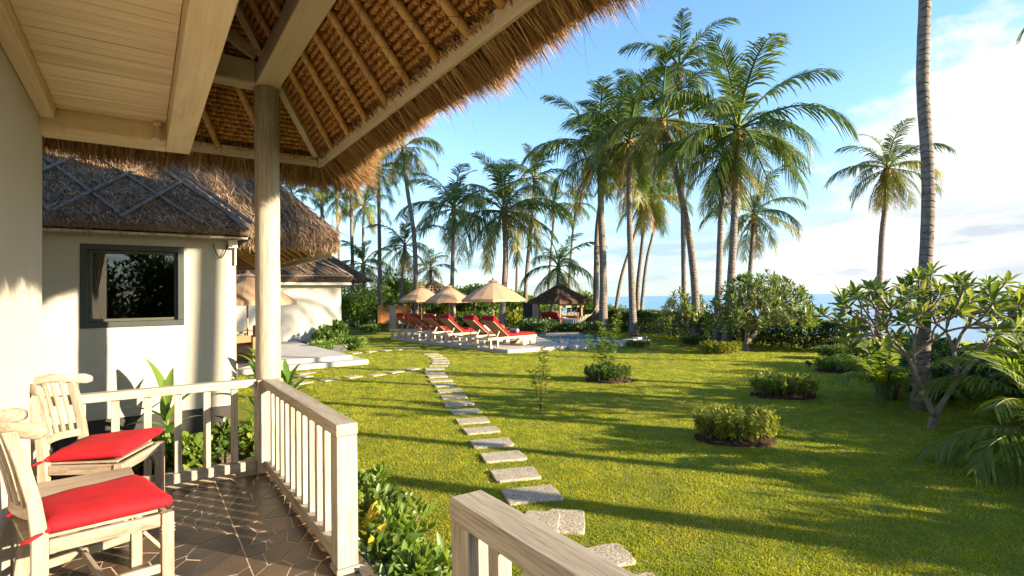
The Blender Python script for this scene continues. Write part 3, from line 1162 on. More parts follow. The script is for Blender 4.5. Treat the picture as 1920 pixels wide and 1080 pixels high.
vs, fs = strands(np.stack([xx, yy, TZ - r.uniform(-.02, .2, N)], 1), unit(np.stack([dx, dy, -np.abs(r.normal(.7, .2, N))], 1)), r.uniform(.08, .20, N), r.uniform(.006, .015, N), r.uniform(0, .03, N), seed=78, seg=2)
VS.append(vs)
FQ.append(fs[0] + base)
FT.append(fs[1] + base)
tag(link('straw', mesh_np('straw', np.concatenate(VS) - np.array(TL), [np.concatenate(FQ), np.concatenate(FT)], STRAWM), tw), kind='stuff')
for k in range(14):
    y = 8.6 + k * .42
    q_ = min(1.0, (y - TY0) / 2.6)
    part(MB().tube([(TX - .06, y, TZ - .26), (TX - .06 - 2.14 * q_, y, TZ - .26 + 1.55 * q_)], .035, 8), 'rafter', BAMBOO, tw, TL, smooth=True)
part(MB().box((TX - .10, TY0 + .05, TZ - .34), (TX - .05, TY1, TZ - .25)), 'eave_board', WW[1], tw, TL)
for y in (9.4, 14.0):
    part(MB().tube([(.95, y, LAWN), (.95, y, 3.4)], .10, 14), 'post', WW[2], tw, TL, smooth=True)
part(MB().box((-3.6, 10.3, LAWN), (-.6, 14.0, 3.2)), 'wall', PLASTER, tw, TL)

# ================================================================== FARTHEST VILLA
FY = 21.5
fv = tag(empty('far_villa', (3.0, 23.5, LAWN)), 'low white villa beyond the terrace with latticed brown thatch', 'house')
FL = (3.0, 23.5, LAWN)
part(MB().box((-3, FY, LAWN - .1), (6.59, 25.5, 2.30)), 'wall', PLASTER, fv, FL, bevel=.02)
e0, e1 = Vector((-3, FY - .5, 2.33)), Vector((6.98, FY - .35, 2.41))
ms2 = .80
tp = 2.2
t0, t1 = Vector((-3, FY + tp, 2.33 + ms2 * (tp + .5))), Vector((6.98 - tp - .35, FY + tp, 2.33 + ms2 * (tp + .5)))
mb = MB()
b1, bk = Vector((6.98, 26, 2.41)), Vector((t1.x, 26, t1.z))
mb.add([e0, e1, t1, t0, b1, bk], [(0, 1, 2, 3), (1, 4, 5, 2)])
mb.add([e0, e1, e1 + Vector((-.1, .1, -.16)), e0 + Vector((0, .1, -.16)), b1, b1 + Vector((-.1, 0, -.16)), e0 + Vector((0, .6, -.1)), e1 + Vector((-.5, .6, -.1))], [(0, 3, 2, 1), (1, 2, 5, 4), (3, 6, 7, 2)])
part(mb, 'thatch_bed', THBDK, fv, FL)
vs, fs = face_strands(tuple(e0.lerp(e1, .45)), tuple(e1), tuple(t1), tuple(t0.lerp(t1, .45)), 7000, (.12, .30), (.012, .03), 91, (0, .05), .5)
tag(link('straw', mesh_np('straw', vs - np.array(FL), fs, STRAWDK), fv), kind='stuff')
part(MB().box((-3, FY - .33, 2.12), (6.9, FY - .02, 2.22)), 'eave_board', simple('cream_eave_board', (.52, .47, .37), .7), fv, FL)
nrm = (e1 - e0).cross(t0 - e0).normalized()
if nrm.z < 0:
    nrm = -nrm
# battens drawn on the roof face: lines between eave and ridge
def fpt(a, b):
    lo = e0.lerp(e1, a)
    hi = t0.lerp(t1, a)
    return lo.lerp(hi, b) + nrm * .06


for k in range(8):
    a = .50 + k * .068
    part(MB().bar(fpt(a, 0.02), fpt(min(a - .03 + .0 * k, .99), 1.0), .035, .025, nrm), 'batten', BATTEN, fv, FL)
for k in range(8):
    a = .46 + k * .075
    b_ = min(1.0, (1 - a) / .26 + .0)
    part(MB().bar(fpt(min(a, .985), .98 if a < .8 else max(.1, 1 - (a - .8) * 5.2)) + nrm * .03, fpt(min(a + .17, .995), .04) + nrm * .03, .03, .025, nrm), 'batten', BATTEN, fv, FL)
part(MB().bar(fpt(.995, 0), fpt(.995, 1), .07, .05, nrm), 'hip_batten', BATTEN, fv, FL)
part(MB().bar(fpt(.3, .01), fpt(.995, .01), .05, .04, nrm), 'batten', BATTEN, fv, FL)
# darker main roof rising behind
A2 = Vector((4.2, 28.5, 6.0))
c2 = [Vector((8.75, 23.6, 2.35)), Vector((8.75, 33, 2.35)), Vector((-1, 33, 2.35)), Vector((-1, 23.6, 2.35))]
v, f = [], []
for j in range(6):
    v += [tuple(bulge(j / 5, c, A2, .12)) for c in c2]
for j in range(5):
    for k in range(4):
        a, b = 4 * j + k, 4 * j + (k + 1) % 4
        f.append((a, b, b + 4, a + 4))
f.append((0, 3, 2, 1))
mr = empty('main_roof', (0, 0, 0), parent=fv)
part(MB().add(v, f), 'thatch_bed', THBDK, mr, FL)
vs, fs = face_strands(tuple(c2[3].lerp(c2[0], .5)), tuple(c2[0]), tuple(c2[0].lerp(A2, .9)), tuple(c2[3].lerp(c2[0], .5).lerp(A2, .9)), 9000, (.15, .4), (.012, .03), 95, (0, .12), .35)
tag(link('straw', mesh_np('straw', vs - np.array(FL), fs, STRAWDK), mr), kind='stuff')

# terrace of the twin villa: two pale steps
CONC = plaster('pale_terrazzo', (.35, .32, .275), (.41, .38, .335))
ter = tag(empty('terrace', (3, 16, LAWN)), 'pale two step terrace slab in front of the far villa', None, kind='structure')
tl = (3, 16, LAWN)
part(MB().box((.9, 14.37, LAWN - .1), (5.14, 21.3, LAWN + .115)), 'step', CONC, ter, tl, bevel=.012)
part(MB().box((.9, 14.72, LAWN + .117), (4.80, 21.4, LAWN + .235)), 'slab', CONC, ter, tl, bevel=.012)
part(MB().box((5.05, 18.6, LAWN - .1), (5.9, 21.48, LAWN + .22)), 'planter_wall', DARKSTONE, ter, tl, bevel=.01)

# ================================================================== GARDEN HARDSCAPE AND FURNITURE
def paver_mat():
    m, t = new_mat('washed_pebble_slab')
    co = obj_co(t)
    v1 = t.n('ShaderNodeTexVoronoi', {'Vector': co, 'Scale': 95.0}).outputs[1]
    bw = t.n('ShaderNodeSeparateColor', {0: v1}).outputs[0]
    f = t.noise(co, 4, 4, .6)
    base = t.ramp(bw, [(0, (.18, .145, .10)), (.35, (.34, .29, .215)), (.7, (.43, .37, .28)), (1, (.55, .49, .39))])
    base = t.mix(.35, base, t.ramp(f, [(.3, (.6, .58, .52)), (.6, (1, 1, 1))]), 'MULTIPLY')
    return finish(m, t, base, .85, bw, .006, .8, .15)


PAVER = paver_mat()
main_path = tag(empty('stepping_stone_path', (3, 8, LAWN)), 'curving path of pale rectangular stepping stones through the lawn', None, kind='structure')
side_path = tag(empty('stepping_stone_path', (3.5, 12, LAWN)), 'short side path of stepping stones beside the terrace', None, kind='structure')
PAVERS = []     # (centre, half sizes, angle)


def pavers(pts, wx, wy, path, fixed=None, jitter=.04, rgn=random.Random(9)):
    P = [onz(a, b, LAWN + .02) for a, b in pts]
    for i, p in enumerate(P):
        if fixed is None:
            d = P[min(i + 1, len(P) - 1)] - P[max(i - 1, 0)]
            ang = math.atan2(d.y, d.x) - math.pi / 2
        else:
            ang = fixed
        ang += rgn.uniform(-jitter, jitter)
        hx, hy = wx / 2 * rgn.uniform(.95, 1.05), wy / 2 * rgn.uniform(.93, 1.07)
        c = path.location
        mb = MB()
        poly = []
        for (xa, ya), (xb, yb) in (((-hx, -hy), (hx, -hy)), ((hx, -hy), (hx, hy)), ((hx, hy), (-hx, hy)), ((-hx, hy), (-hx, -hy))):
            for q in (.0, .08, .3, .55, .78, .94):
                j = rgn.uniform(-.007, .003) - (.010 if q == 0 else 0)
                x_, y_ = xa + (xb - xa) * q, ya + (yb - ya) * q
                poly.append((x_ * (1 + j / hx), y_ * (1 + j / hy)))
        mb.prism(poly, -.04, 0)
        o = mb.build('stepping_stone', PAVER, path, bevel=.007, seg=2)
        o.location = (p.x - c.x, p.y - c.y, .012 + rgn.uniform(-.004, .004))
        o.rotation_euler = (rgn.uniform(-.01, .01), rgn.uniform(-.01, .01), ang)
        PAVERS.append((p.x, p.y, hx, hy, ang))


pavers([(1185, 1100), (1126, 1039)], .42, .30, main_path)
pavers([(1014, 977), (1062, 972)], .29, .44, main_path, fixed=R(-42), jitter=.02)
pavers([(997, 923), (966, 886), (943, 853), (922, 828), (902, 804), (886, 786), (873, 769), (860, 755), (851, 742), (843, 731), (835, 720.5), (827, 712), (820, 704), (815, 697), (815, 690.5),
        (822, 684.5), (826, 679), (826, 674.5), (822, 670), (815, 666), (808, 662.5)], .47, .34, main_path)
pavers([(770, 691), (741, 696), (706, 701), (662, 705), (618, 710), (566, 716), (567, 705), (573, 698)], .40, .29, side_path, fixed=R(20))
pavers([(665, 661), (694, 658), (723, 656), (750, 654), (775, 653)], .38, .36, side_path, fixed=R(20))

# pool deck, pool, low walls
ZD = LAWN + .11
dk = [onz(733, 632, ZD), onz(952, 656, ZD), onz(1064, 648.5, ZD), onz(1001, 628, ZD), onz(905, 615, ZD), onz(790, 619, ZD)]
pd = tag(empty('pool_deck', (10, 18, LAWN)), 'pale pool deck carrying the red cushioned sun loungers', None, kind='structure')
PDL = (10, 18, LAWN)
part(MB().prism([(p.x, p.y) for p in dk], LAWN - .1, ZD), 'deck_slab', CONC, pd, PDL, bevel=.01)
WATER = simple('pool_water', (.012, .055, .075), .04, .5, None)
wq = [onz(1066, 649, ZD - .03), onz(1182, 638, ZD - .03), onz(1088, 624.5, ZD - .03), onz(1003, 627, ZD - .03)]
pool = tag(empty('swimming_pool', (13, 16, LAWN)), 'small blue swimming pool with a raised pale rim beside the loungers', 'pool')
PL_ = (13, 16, LAWN)


def lerp2(a, b, q):
    return a + (b - a) * q


m, t = new_mat('rippled_pool_water')
wv = t.noise(obj_co(t), 3.2, 3, .5)
WATER = finish(m, t, (.05, .19, .38), .05, wv, .05, .35, .5)
part(MB().prism([(p.x, p.y) for p in wq], LAWN - .08, ZD - .03), 'water', WATER, pool, PL_)
a, b = Vector((dk[2].x + .02, dk[2].y - .0, 0)), Vector((wq[1].x, wq[1].y, 0))
dr_ = (b - a).normalized()
nr_ = Vector((dr_.y, -dr_.x, 0))
if nr_.y > 0:
    nr_ = -nr_
part(MB().prism([(a + nr_ * .02)[:2], (b + nr_ * .02)[:2], (b + nr_ * .30)[:2], (a + nr_ * .30)[:2]], LAWN - .1, ZD + .03), 'rim', CONC, pool, PL_, bevel=.01)
part(MB().prism([(a + dr_ * 1.1 + nr_ * .32)[:2], (b + dr_ * .5 + nr_ * .32)[:2], (b + dr_ * .5 + nr_ * .62)[:2], (a + dr_ * 1.1 + nr_ * .62)[:2]], LAWN - .1, LAWN + .10), 'rim', simple('grey_concrete', (.34, .32, .29), .8, .2, 5, .2), pool, PL_, bevel=.01)
part(MB().prism([(b + dr_ * .1 + nr_ * .0)[:2], (b + dr_ * .7 + nr_ * .0)[:2], (b + dr_ * .7 + nr_ * .28)[:2], (b + dr_ * .1 + nr_ * .28)[:2]], LAWN - .1, ZD + .08), 'rim', CONC, pool, PL_, bevel=.01)
c_, d_ = Vector((wq[3].x, wq[3].y, 0)), Vector((wq[2].x, wq[2].y, 0))
ff = (d_ - c_).normalized()
fn = Vector((-ff.y, ff.x, 0))
part(MB().prism([c_[:2], d_[:2], (d_ + fn * .3)[:2], (c_ + fn * .3)[:2]], LAWN - .1, ZD + .01), 'rim', simple('dark_pool_rim', (.10, .09, .075), .7, .2, 6, .3), pool, PL_)

# ---- sun loungers
REDF = simple('red_canvas', (.31, .008, .011), .75, .2, 30, .12, .001)


def cushion(lo, hi, crown=.012, nx=8, ny=6, round_=.02):
    """soft padded slab as one welded surface"""
    (x0, y0, z0), (x1, y1, z1) = lo, hi
    vs, fs = [], []
    prof = [(0.0, .35), (.03, .08), (.12, .0), (.5, -.0), (.88, .0), (.97, .08), (1, .35)]
    xs = [p[0] for p in prof]
    us = np.array([0, .02, .07, .2, .35, .5, .65, .8, .93, .98, 1.0])
    n = len(us)
    edge = lambda u: 1 - max(0.0, (abs(u - .5) - .42) / .08) ** 2.2
    for top in (1, 0):
        for u in us:
            for w_ in us:
                e = min(edge(u), 1) * min(edge(w_), 1)
                mid = (z0 + z1) / 2
                h = (z1 - z0) / 2
                bul = crown * math.sin(math.pi * u) * math.sin(math.pi * w_)
                z = mid + (1 if top else -1) * h * max(.12, e ** .5) + (bul if top else 0)
                vs.append((x0 + (x1 - x0) * u, y0 + (y1 - y0) * w_, z))
    for top in (1, 0):
        o = 0 if top else n * n
        for i in range(n - 1):
            for j in range(n - 1):
                q = (o + i * n + j, o + (i + 1) * n + j, o + (i + 1) * n + j + 1, o + i * n + j + 1)
                fs.append(q if top else q[::-1])
    for i in range(n - 1):
        for a, b in (((i + 1) * n, i * n), (i * n + n - 1, (i + 1) * n + n - 1), (i, i + 1), ((n - 1) * n + i + 1, (n - 1) * n + i)):
            fs.append((a, b, b + n * n, a + n * n))
    return vs, fs


def copy_tree(o, parent=None):
    c = o.copy()
    COL.objects.link(c)
    if parent is not None:
        c.parent = parent
    for ch in o.children:
        copy_tree(ch, c)
    return c


def make_lounger():
    root = empty('sun_lounger')
    mb = MB()
    for y in (-.31, .31):
        mb.box((-.95, y - .022, .24), (.95, y + .022, .31))
    for x in (-.93, .0, .92):
        mb.box((x - .02, -.286, .245), (x + .02, .286, .305))
    mb.build('frame', TEAKL, root, bevel=.004)
    for x in (-.86, -.60):
        for y in (-.31, .31):
            MB().box((x - .025, y - .028, .03), (x + .025, y + .028, .239)).build('leg', TEAKL, root, bevel=.003)
    for y in (-.31, .31):
        MB().tube([(-.86, y - .045, .05), (-.86, y + .045, .05)], .05, 14).build('wheel', TEAKL, root, bevel=.003)
    MB().box((.40, -.30, .03), (.93, -.27, .238)).build('foot_panel', TEAKL, root, bevel=.003)
    MB().box((.40, .27, .03), (.93, .30, .238)).build('foot_panel', TEAKL, root, bevel=.003)
    mb = MB()
    vs, fs = cushion((-.16, -.30, .312), (.96, .30, .385), .012)
    mb.add(vs, fs)
    mb.build('seat_cushion', REDF, root, smooth=True)
    ang = R(38)
    cb, sb = math.cos(ang), math.sin(ang)
    rot = lambda p: (-.14 - p[0] * cb + p[2] * sb, p[1], .30 + p[0] * sb + p[2] * cb)
    mb = MB()
    for k in range(9):
        y0 = -.29 + k * .065
        mb.box((0, y0, 0), (.76, y0 + .05, .022))
    mb.v = [rot(p) for p in mb.v]
    mb.build('back_slats', TK[0], root)['kind'] = 'stuff'
    vs, fs = cushion((.0, -.30, .024), (.80, .30, .10), .012)
    mb = MB()
    mb.add([rot(p) for p in vs], [q[::-1] for q in fs])
    mb.build('back_cushion', REDF, root, smooth=True)
    vs, fs = cushion((.60, -.29, .10), (.82, .29, .165), .02)
    mb = MB()
    mb.add([rot(p) for p in vs], [q[::-1] for q in fs])
    mb.build('head_pillow', REDF, root, smooth=True)
    MB().bar((-.55, -.2, .28), (-.40, -.2, .53), .02, .03).build('prop', TEAKL, root)
    MB().bar((-.55, .2, .28), (-.40, .2, .53), .02, .03).build('prop', TEAKL, root)
    return root


la, lb = onz(931, 653, ZD), onz(1007, 646, ZD)
lh = (lb - la).normalized()
lang = math.atan2(lh.y, lh.x)
lsc = (lb - la).length / 1.55
lsc = max(.85, min(1.15, lsc))
LLAB = ['nearest red sun lounger, with a rolled grey towel on its foot end', 'second red sun lounger from the pool water, with a crumpled towel on its back', 'third red sun lounger from the pool water, standing under the largest parasol\'s left edge',
        'fourth red sun lounger from the pool water, behind the thin red pole', 'fifth red sun lounger from the pool water', 'farthest red sun lounger, beside the dark towel stand']
proto = make_lounger()
loungers = []
for i, (px, py) in enumerate([(931, 653), (895.6, 648), (845.7, 643), (815, 639), (786.6, 636), (761, 633)]):
    o = proto if i == 0 else copy_tree(proto)
    p = onz(px, py, ZD)
    nrm2 = Vector((-lh.y, lh.x, 0))
    c = p + lh * (.62 * lsc) + nrm2 * (.31 * lsc)
    o.location = (c.x, c.y, ZD)
    o.rotation_euler = (0, 0, lang + random.Random(i).uniform(-.04, .04))
    o.scale = (lsc,) * 3
    tag(o, LLAB[i], 'sun lounger', 'red cushioned loungers beside the pool')
    loungers.append(o)
# rolled towel on the nearest one, crumpled one on the second
TOWEL = simple('grey_towel', (.30, .27, .27), .95, .1, 40, .25)
WTOW = simple('white_towel', (.70, .66, .62), .95, .1, 40, .12)


def on_lounger(i, x, y, z):
    c, s = math.cos(loungers[i].rotation_euler.z), math.sin(loungers[i].rotation_euler.z)
    L = loungers[i].location
    x, y, z = x * lsc, y * lsc, z * lsc
    return (L.x + x * c - y * s, L.y + x * s + y * c, L.z + z)


tr_ = tag(MB().tube([(0, -.2, 0), (0, .2, 0)], .07, 14).build('rolled_towel', TOWEL, smooth=False, bevel=.02, loc=on_lounger(0, .28, -.05, .385 + .07), rz=lang), 'rolled grey towel lying on the nearest red lounger', 'towel')
mb = MB()
r = np.random.default_rng(3)
vs, fs = cushion((-.25, -.22, 0), (.25, .22, .12), .10)
mb.add([(x + .04 * math.sin(y * 19), y + .05 * math.sin(x * 17 + 1), z * (1 + .5 * math.sin(x * 14) * math.sin(y * 16))) for x, y, z in vs], fs)
o = mb.build('crumpled_towel', WTOW, smooth=True, loc=on_lounger(1, -.08, .0, .37), rz=lang)
tag(o, 'crumpled pale towel lying on the second red lounger', 'towel')
o = MB().add(*cushion((-.30, -.28, 0), (.3, .28, .22), .12)).build('red_beanbag', REDF, smooth=True, loc=(lambda p: (p.x, p.y, ZD))(onz(912, 628, ZD)), rz=lang)
tag(o, 'red floor cushion slumped behind the second lounger', 'cushion')

# ---- parasols
CANV = None
m, t = new_mat('sand_canvas')
f = t.noise(obj_co(t), 40, 3, .5)
base = t.ramp(f, [(.3, (.42, .27, .16)), (.7, (.49, .33, .205))])
p_ = t.n('ShaderNodeBsdfPrincipled', {'Base Color': base, 'Roughness': .8, 'Specular IOR Level': .2})
t2 = t.n('ShaderNodeBsdfTranslucent', {'Color': base})
mx = t.n('ShaderNodeMixShader', {0: .25, 1: p_, 2: t2})
t.n('ShaderNodeOutputMaterial', {'Surface': mx})
CANV = m


def make_parasol():
    root = empty('parasol')
    MB().tube([(0, 0, 0), (0, 0, 2.42)], .024, 10).build('pole', TK[2], root)
    MB().tube([(0, 0, 0), (0, 0, .06)], .22, 16).build('base', DARKSTONE, root, bevel=.01)
    n = 8
    vs = [(0, 0, 2.40)]
    for ring_, (rr_, z) in enumerate(((.45, 2.17), (.85, 1.93), (1.28, 1.64))):
        for k in range(n * 2):
            a = math.pi * k / n
            dip = 0 if k % 2 == 0 else .035 * (ring_ + 1)
            vs.append((rr_ * math.cos(a) * (1 - dip * .6), rr_ * math.sin(a) * (1 - dip * .6), z + (0 if k % 2 == 0 else -.0 + .012 * ring_)))
    for k in range(n * 2):
        a = math.pi * k / n
        dip = 0 if k % 2 == 0 else .105
        vs.append((1.285 * math.cos(a) * (1 - dip * .6), 1.285 * math.sin(a) * (1 - dip * .6), 1.53 + (.02 if k % 2 else 0)))
    fs = []
    N = 2 * n
    for k in range(N):
        fs.append((0, 1 + k, 1 + (k + 1) % N))
    for j in range(3):
        for k in range(N):
            a, b = 1 + j * N + k, 1 + j * N + (k + 1) % N
            fs.append((a, a + N, b + N, b))
    MB().add(vs, fs).build('canopy', CANV, root)
    vs2 = [(0, 0, 2.47)] + [(.26 * math.cos(math.pi * k / 4), .26 * math.sin(math.pi * k / 4), 2.34) for k in range(8)]
    MB().add(vs2, [(0, 1 + k, 1 + (k + 1) % 8) for k in range(8)]).build('vent_cap', CANV, root)
    for k in range(n):
        a = 2 * math.pi * k / n
        c, s = math.cos(a), math.sin(a)
        MB().bar((.03 * c, .03 * s, 2.355), (1.26 * c, 1.26 * s, 1.625), .02, .025).build('rib', TK[0], root)
        MB().bar((.03 * c, .03 * s, 1.72), (.66 * c, .66 * s, 1.98), .015, .02).build('strut', TK[0], root)
    MB().tube([(0, 0, 2.45), (0, 0, 2.52)], .03, 8).build('finial', TK[2], root)
    return root


PR = make_parasol()
for i, (px, dpt, sc, lab, zb) in enumerate([
        (925, 21.0, .98, 'largest sand coloured parasol, rightmost of the three over the loungers', ZD), (843, 26.0, .95, 'middle sand coloured parasol of the three over the loungers', ZD),
        (790, 28.5, .98, 'leftmost sand coloured parasol of the three over the loungers', ZD), (464, 13.9, .93, 'sand coloured parasol on the terrace, half hidden by the porch column', LAWN + .235)]):
    o = PR if i == 0 else copy_tree(PR)
    p = at(px, 560, dpt)
    o.location = (p.x, p.y, zb)
    o.rotation_euler = (0, 0, .2 + i * .37)
    o.scale = (sc, sc, sc * 1.0)
    tag(o, lab, 'parasol', 'open sand coloured parasols')

# wicker chair and table on the terrace
WICK = simple('brown_wicker', (.24, .13, .06), .7, .3, 60, .5, .01)
ztr = LAWN + .235
p = at(474, 640, 13.4)
wc = tag(empty('wicker_chair', (p.x, p.y, ztr), R(-60)), 'brown wicker armchair on the terrace behind the column', 'chair')
MB().box((-.28, -.28, .25), (.28, .28, .42)).build('seat', WICK, wc, bevel=.03)
MB().box((-.30, .22, .423), (.30, .30, .92)).build('backrest', WICK, wc, bevel=.03)
MB().box((-.36, -.28, .02), (-.285, .30, .66)).build('armrest', WICK, wc, bevel=.025)
MB().box((.285, -.28, .02), (.36, .30, .66)).build('armrest', WICK, wc, bevel=.025)
p = at(450, 630, 14.3)
tb = tag(empty('terrace_table', (p.x, p.y, ztr), R(20)), 'square teak table under the terrace parasol', 'table')
MB().box((-.4, -.4, .70), (.4, .4, .74)).build('tabletop', TK[0], tb, bevel=.005)
for a_ in (-.34, .34):
    for b_ in (-.34, .34):
        MB().box((a_ - .03, b_ - .03, 0), (a_ + .03, b_ + .03, .698)).build('leg', TK[2], tb)

# ---- gazebo
p = at(1050, 600, 27.0)
gz = tag(empty('gazebo', (p.x, p.y, LAWN), R(-34.8 + 40)), 'small thatched gazebo with red cushions behind the hammock', 'gazebo')
gz.scale = (.84, .84, .96)
STONE_B = simple('brown_stone_base', (.16, .075, .05), .8, .2, 8, .35)
MB().box((-1.0, -1.0, 0), (1.0, 1.0, .72)).build('base', STONE_B, gz, bevel=.02)
for a_ in (-.9, .9):
    for b_ in (-.9, .9):
        MB().box((a_ - .06, b_ - .06, .722), (a_ + .06, b_ + .06, 1.70)).build('post', TK[2], gz, bevel=.005)
    
for (x0, y0, x1, y1) in ((-.96, -.96, .96, -.84), (-.96, -.83, -.84, .96), (.84, -.83, .96, .96)):
    MB().box((x0, y0, 1.60), (x1, y1, 1.78)).build('beam', TEAKL, gz)
for k in range(14):
    MB().box((-.80 + k * .12, .86, .80), (-.77 + k * .12, .89, 1.02)).build('baluster', TEAKL, gz)
    MB().box((.86, -.80 + k * .12, .80), (.89, -.77 + k * .12, 1.02)).build('baluster', TEAKL, gz)
MB().box((-.83, .85, 1.022), (.83, .90, 1.06)).build('rail', TEAKL, gz)
for (lo, hi) in (((-.82, -.82, .724), (.82, .82, .84)), ((-.82, .55, .842), (.1, .82, 1.06)), ((-.82, -.6, .842), (-.60, .5, 1.06))):
    MB().add(*cushion(lo, hi, .01)).build('cushion', REDF, gz, smooth=True)
n = 6
gc = [Vector((-1.4, -1.4, 1.62)), Vector((1.4, -1.4, 1.62)), Vector((1.4, 1.4, 1.62)), Vector((-1.4, 1.4, 1.62))]
GA = Vector((0, 0, 2.55))
v, f = [], []
for j in range(n + 1):
    for c in gc:
        q = c.lerp(GA, j / n)
        q.z -= .05 * math.sin(math.pi * j / n)
        v.append(tuple(q))
for j in range(n):
    for k in range(4):
        a, b = 4 * j + k, 4 * j + (k + 1) % 4
        f.append((a, b, b + 4, a + 4))
v += [(c.x * .97, c.y * .97, c.z - .13) for c in gc]
for k in range(4):
    a, b = k, (k + 1) % 4
    f.append((a, 4 * (n + 1) + a, 4 * (n + 1) + b, b))
f.append(tuple(4 * (n + 1) + k for k in range(4)))
rf = MB().add(v, f).build('thatch', THBDK, gz)
VS, FQ, FT, base = [], [], [], 0
for k in range(4):
    c0, c1 = gc[k], gc[(k + 1) % 4]
    vs, fs = face_strands(c0, c1, c1.lerp(GA, .93), c0.lerp(GA, .93), 2200, (.10, .26), (.012, .028), 200 + k, (-.03, .03), .3)
    VS.append(vs)
    FQ.append(fs[0] + base)
    FT.append(fs[1] + base)
    base += len(vs)
tag(link('straw', mesh_np('straw', np.concatenate(VS), [np.concatenate(FQ), np.concatenate(FT)], STRAWDK), gz), kind='stuff')
MB().tube([(0, 0, 2.5), (0, 0, 2.72)], [.10, .04], 8).build('ridge_cap', THBDK, gz)
# reed blind under the left eave
MB().box((-1.05, -1.04, 1.30), (1.0, -1.01, 1.60)).build('reed_blind', simple('reed_blind_fibre', (.34, .22, .10), .8, .1, 30, .4), gz)

# pillar and dark gate left of the gazebo
p = at(1003, 600, 28.0)
pl = tag(empty('gate_pillar', (p.x, p.y, LAWN), R(-34)), 'pale grey pillar with a dark door left of the gazebo', 'pillar')
MB().box((-.12, -.14, 0), (.12, .14, 1.65)).build('shaft', simple('grey_render', (.40, .37, .33), .85, .1, 4, .2), pl, bevel=.01)
MB().box((-.62, -.04, 0), (-.122, .04, 1.50)).build('door', simple('dark_door', (.03, .022, .016), .6), pl, bevel=.005)

# hammock slung between gazebo and palm
HAM = simple('cream_hammock_cloth', (.42, .38, .28), .9, .1, 30, .25)
ha, hb = at(1050, 597, 23.6), at(1107, 591, 23.2)
hm = tag(empty('hammock', ha), 'cream fringed hammock slung in front of the gazebo', 'hammock')
L = (hb - ha)
sd = Vector((-L.y, L.x, 0)).normalized()
vs, fs = [], []
n = 14
for k in range(n + 1):
    q = k / n
    c = L * q - Vector((0, 0, .30 * math.sin(math.pi * q)))
    wdt = .42 * math.sin(math.pi * (q * .86 + .07)) ** .5
    for j in range(5):
        e = j / 2 - 1
        vs.append(c + sd * (wdt * e) + Vector((0, 0, .22 * e * e * math.sin(math.pi * q) ** .5)))
for k in range(n):
    for j in range(4):
        a = 5 * k + j
        fs.append((a, a + 1, a + 6, a + 5))
o = MB().add(vs, fs).build('cloth', HAM, hm, smooth=True)
so = o.modifiers.new('thick', 'SOLIDIFY')
so.thickness = .02
mb = MB()
for k in range(1, 13):
    e = vs[5 * k] if (vs[5 * k] + ha).length < (vs[5 * k + 4] + ha).length else vs[5 * k + 4]
    MB().bar(e + Vector((0, 0, .01)), e - Vector((0, 0, .20)), .05, .012, (1, 0, 0), w2=.015).build('tassel', HAM, hm)
tr_top = at(1121, 572, 24.0) - ha
MB().tube([L, (L + tr_top) / 2 - Vector((0, 0, .04)), tr_top], .012, 5).build('rope', simple('rope_fibre', (.32, .26, .17), .9), hm)
MB().tube([Vector((0, 0, 0)), at(1043, 580, 24.2) - ha], .012, 5).build('rope', bpy.data.materials['rope_fibre'], hm)

# orange plank fence with white pillar
p0, p1 = at(708, 610, 31.5), at(768, 610, 31.5)
fe = tag(empty('plank_fence', (p0.x, p0.y, LAWN)), 'weathered orange plank fence behind the farthest lounger', 'fence')
dv = Vector((p1.x - p0.x, p1.y - p0.y, 0))
for k in range(11):
    q0, q1 = dv * (k / 11 + .004), dv * ((k + 1) / 11 - .004)
    h = 1.42 + .07 * math.sin(k * 2.3)
    MB().bar((q0 + q1) / 2, (q0 + q1) / 2 + Vector((0, 0, h)), (q1 - q0).length, .035, tuple(Vector((-dv.y, dv.x, 0)).normalized())).build('plank', FENCEW, fe, bevel=.004)
p = at(736, 600, 30.6)
wp = tag(MB().box((-.14, -.14, 0), (.14, .14, 1.42)).build('fence_pillar', PLASTER, loc=(p.x, p.y, LAWN), bevel=.015), 'cream plaster pillar standing before the orange plank fence', 'pillar')
p = onz(755, 622, LAWN)
ts = tag(empty('towel_stand', (p.x, p.y, LAWN), R(-30)), 'dark stand with stacked white towels beside the farthest lounger', 'stand')
MB().box((-.22, -.20, 0), (.22, .20, .42)).build('cabinet', simple('black_lacquer', (.015, .014, .013), .5), ts, bevel=.008)
for k in range(4):
    MB().add(*cushion((-.2, -.18, .43 + k * .10), (.2, .18, .52 + k * .10), .006)).build('folded_towel', WTOW, ts, smooth=True)

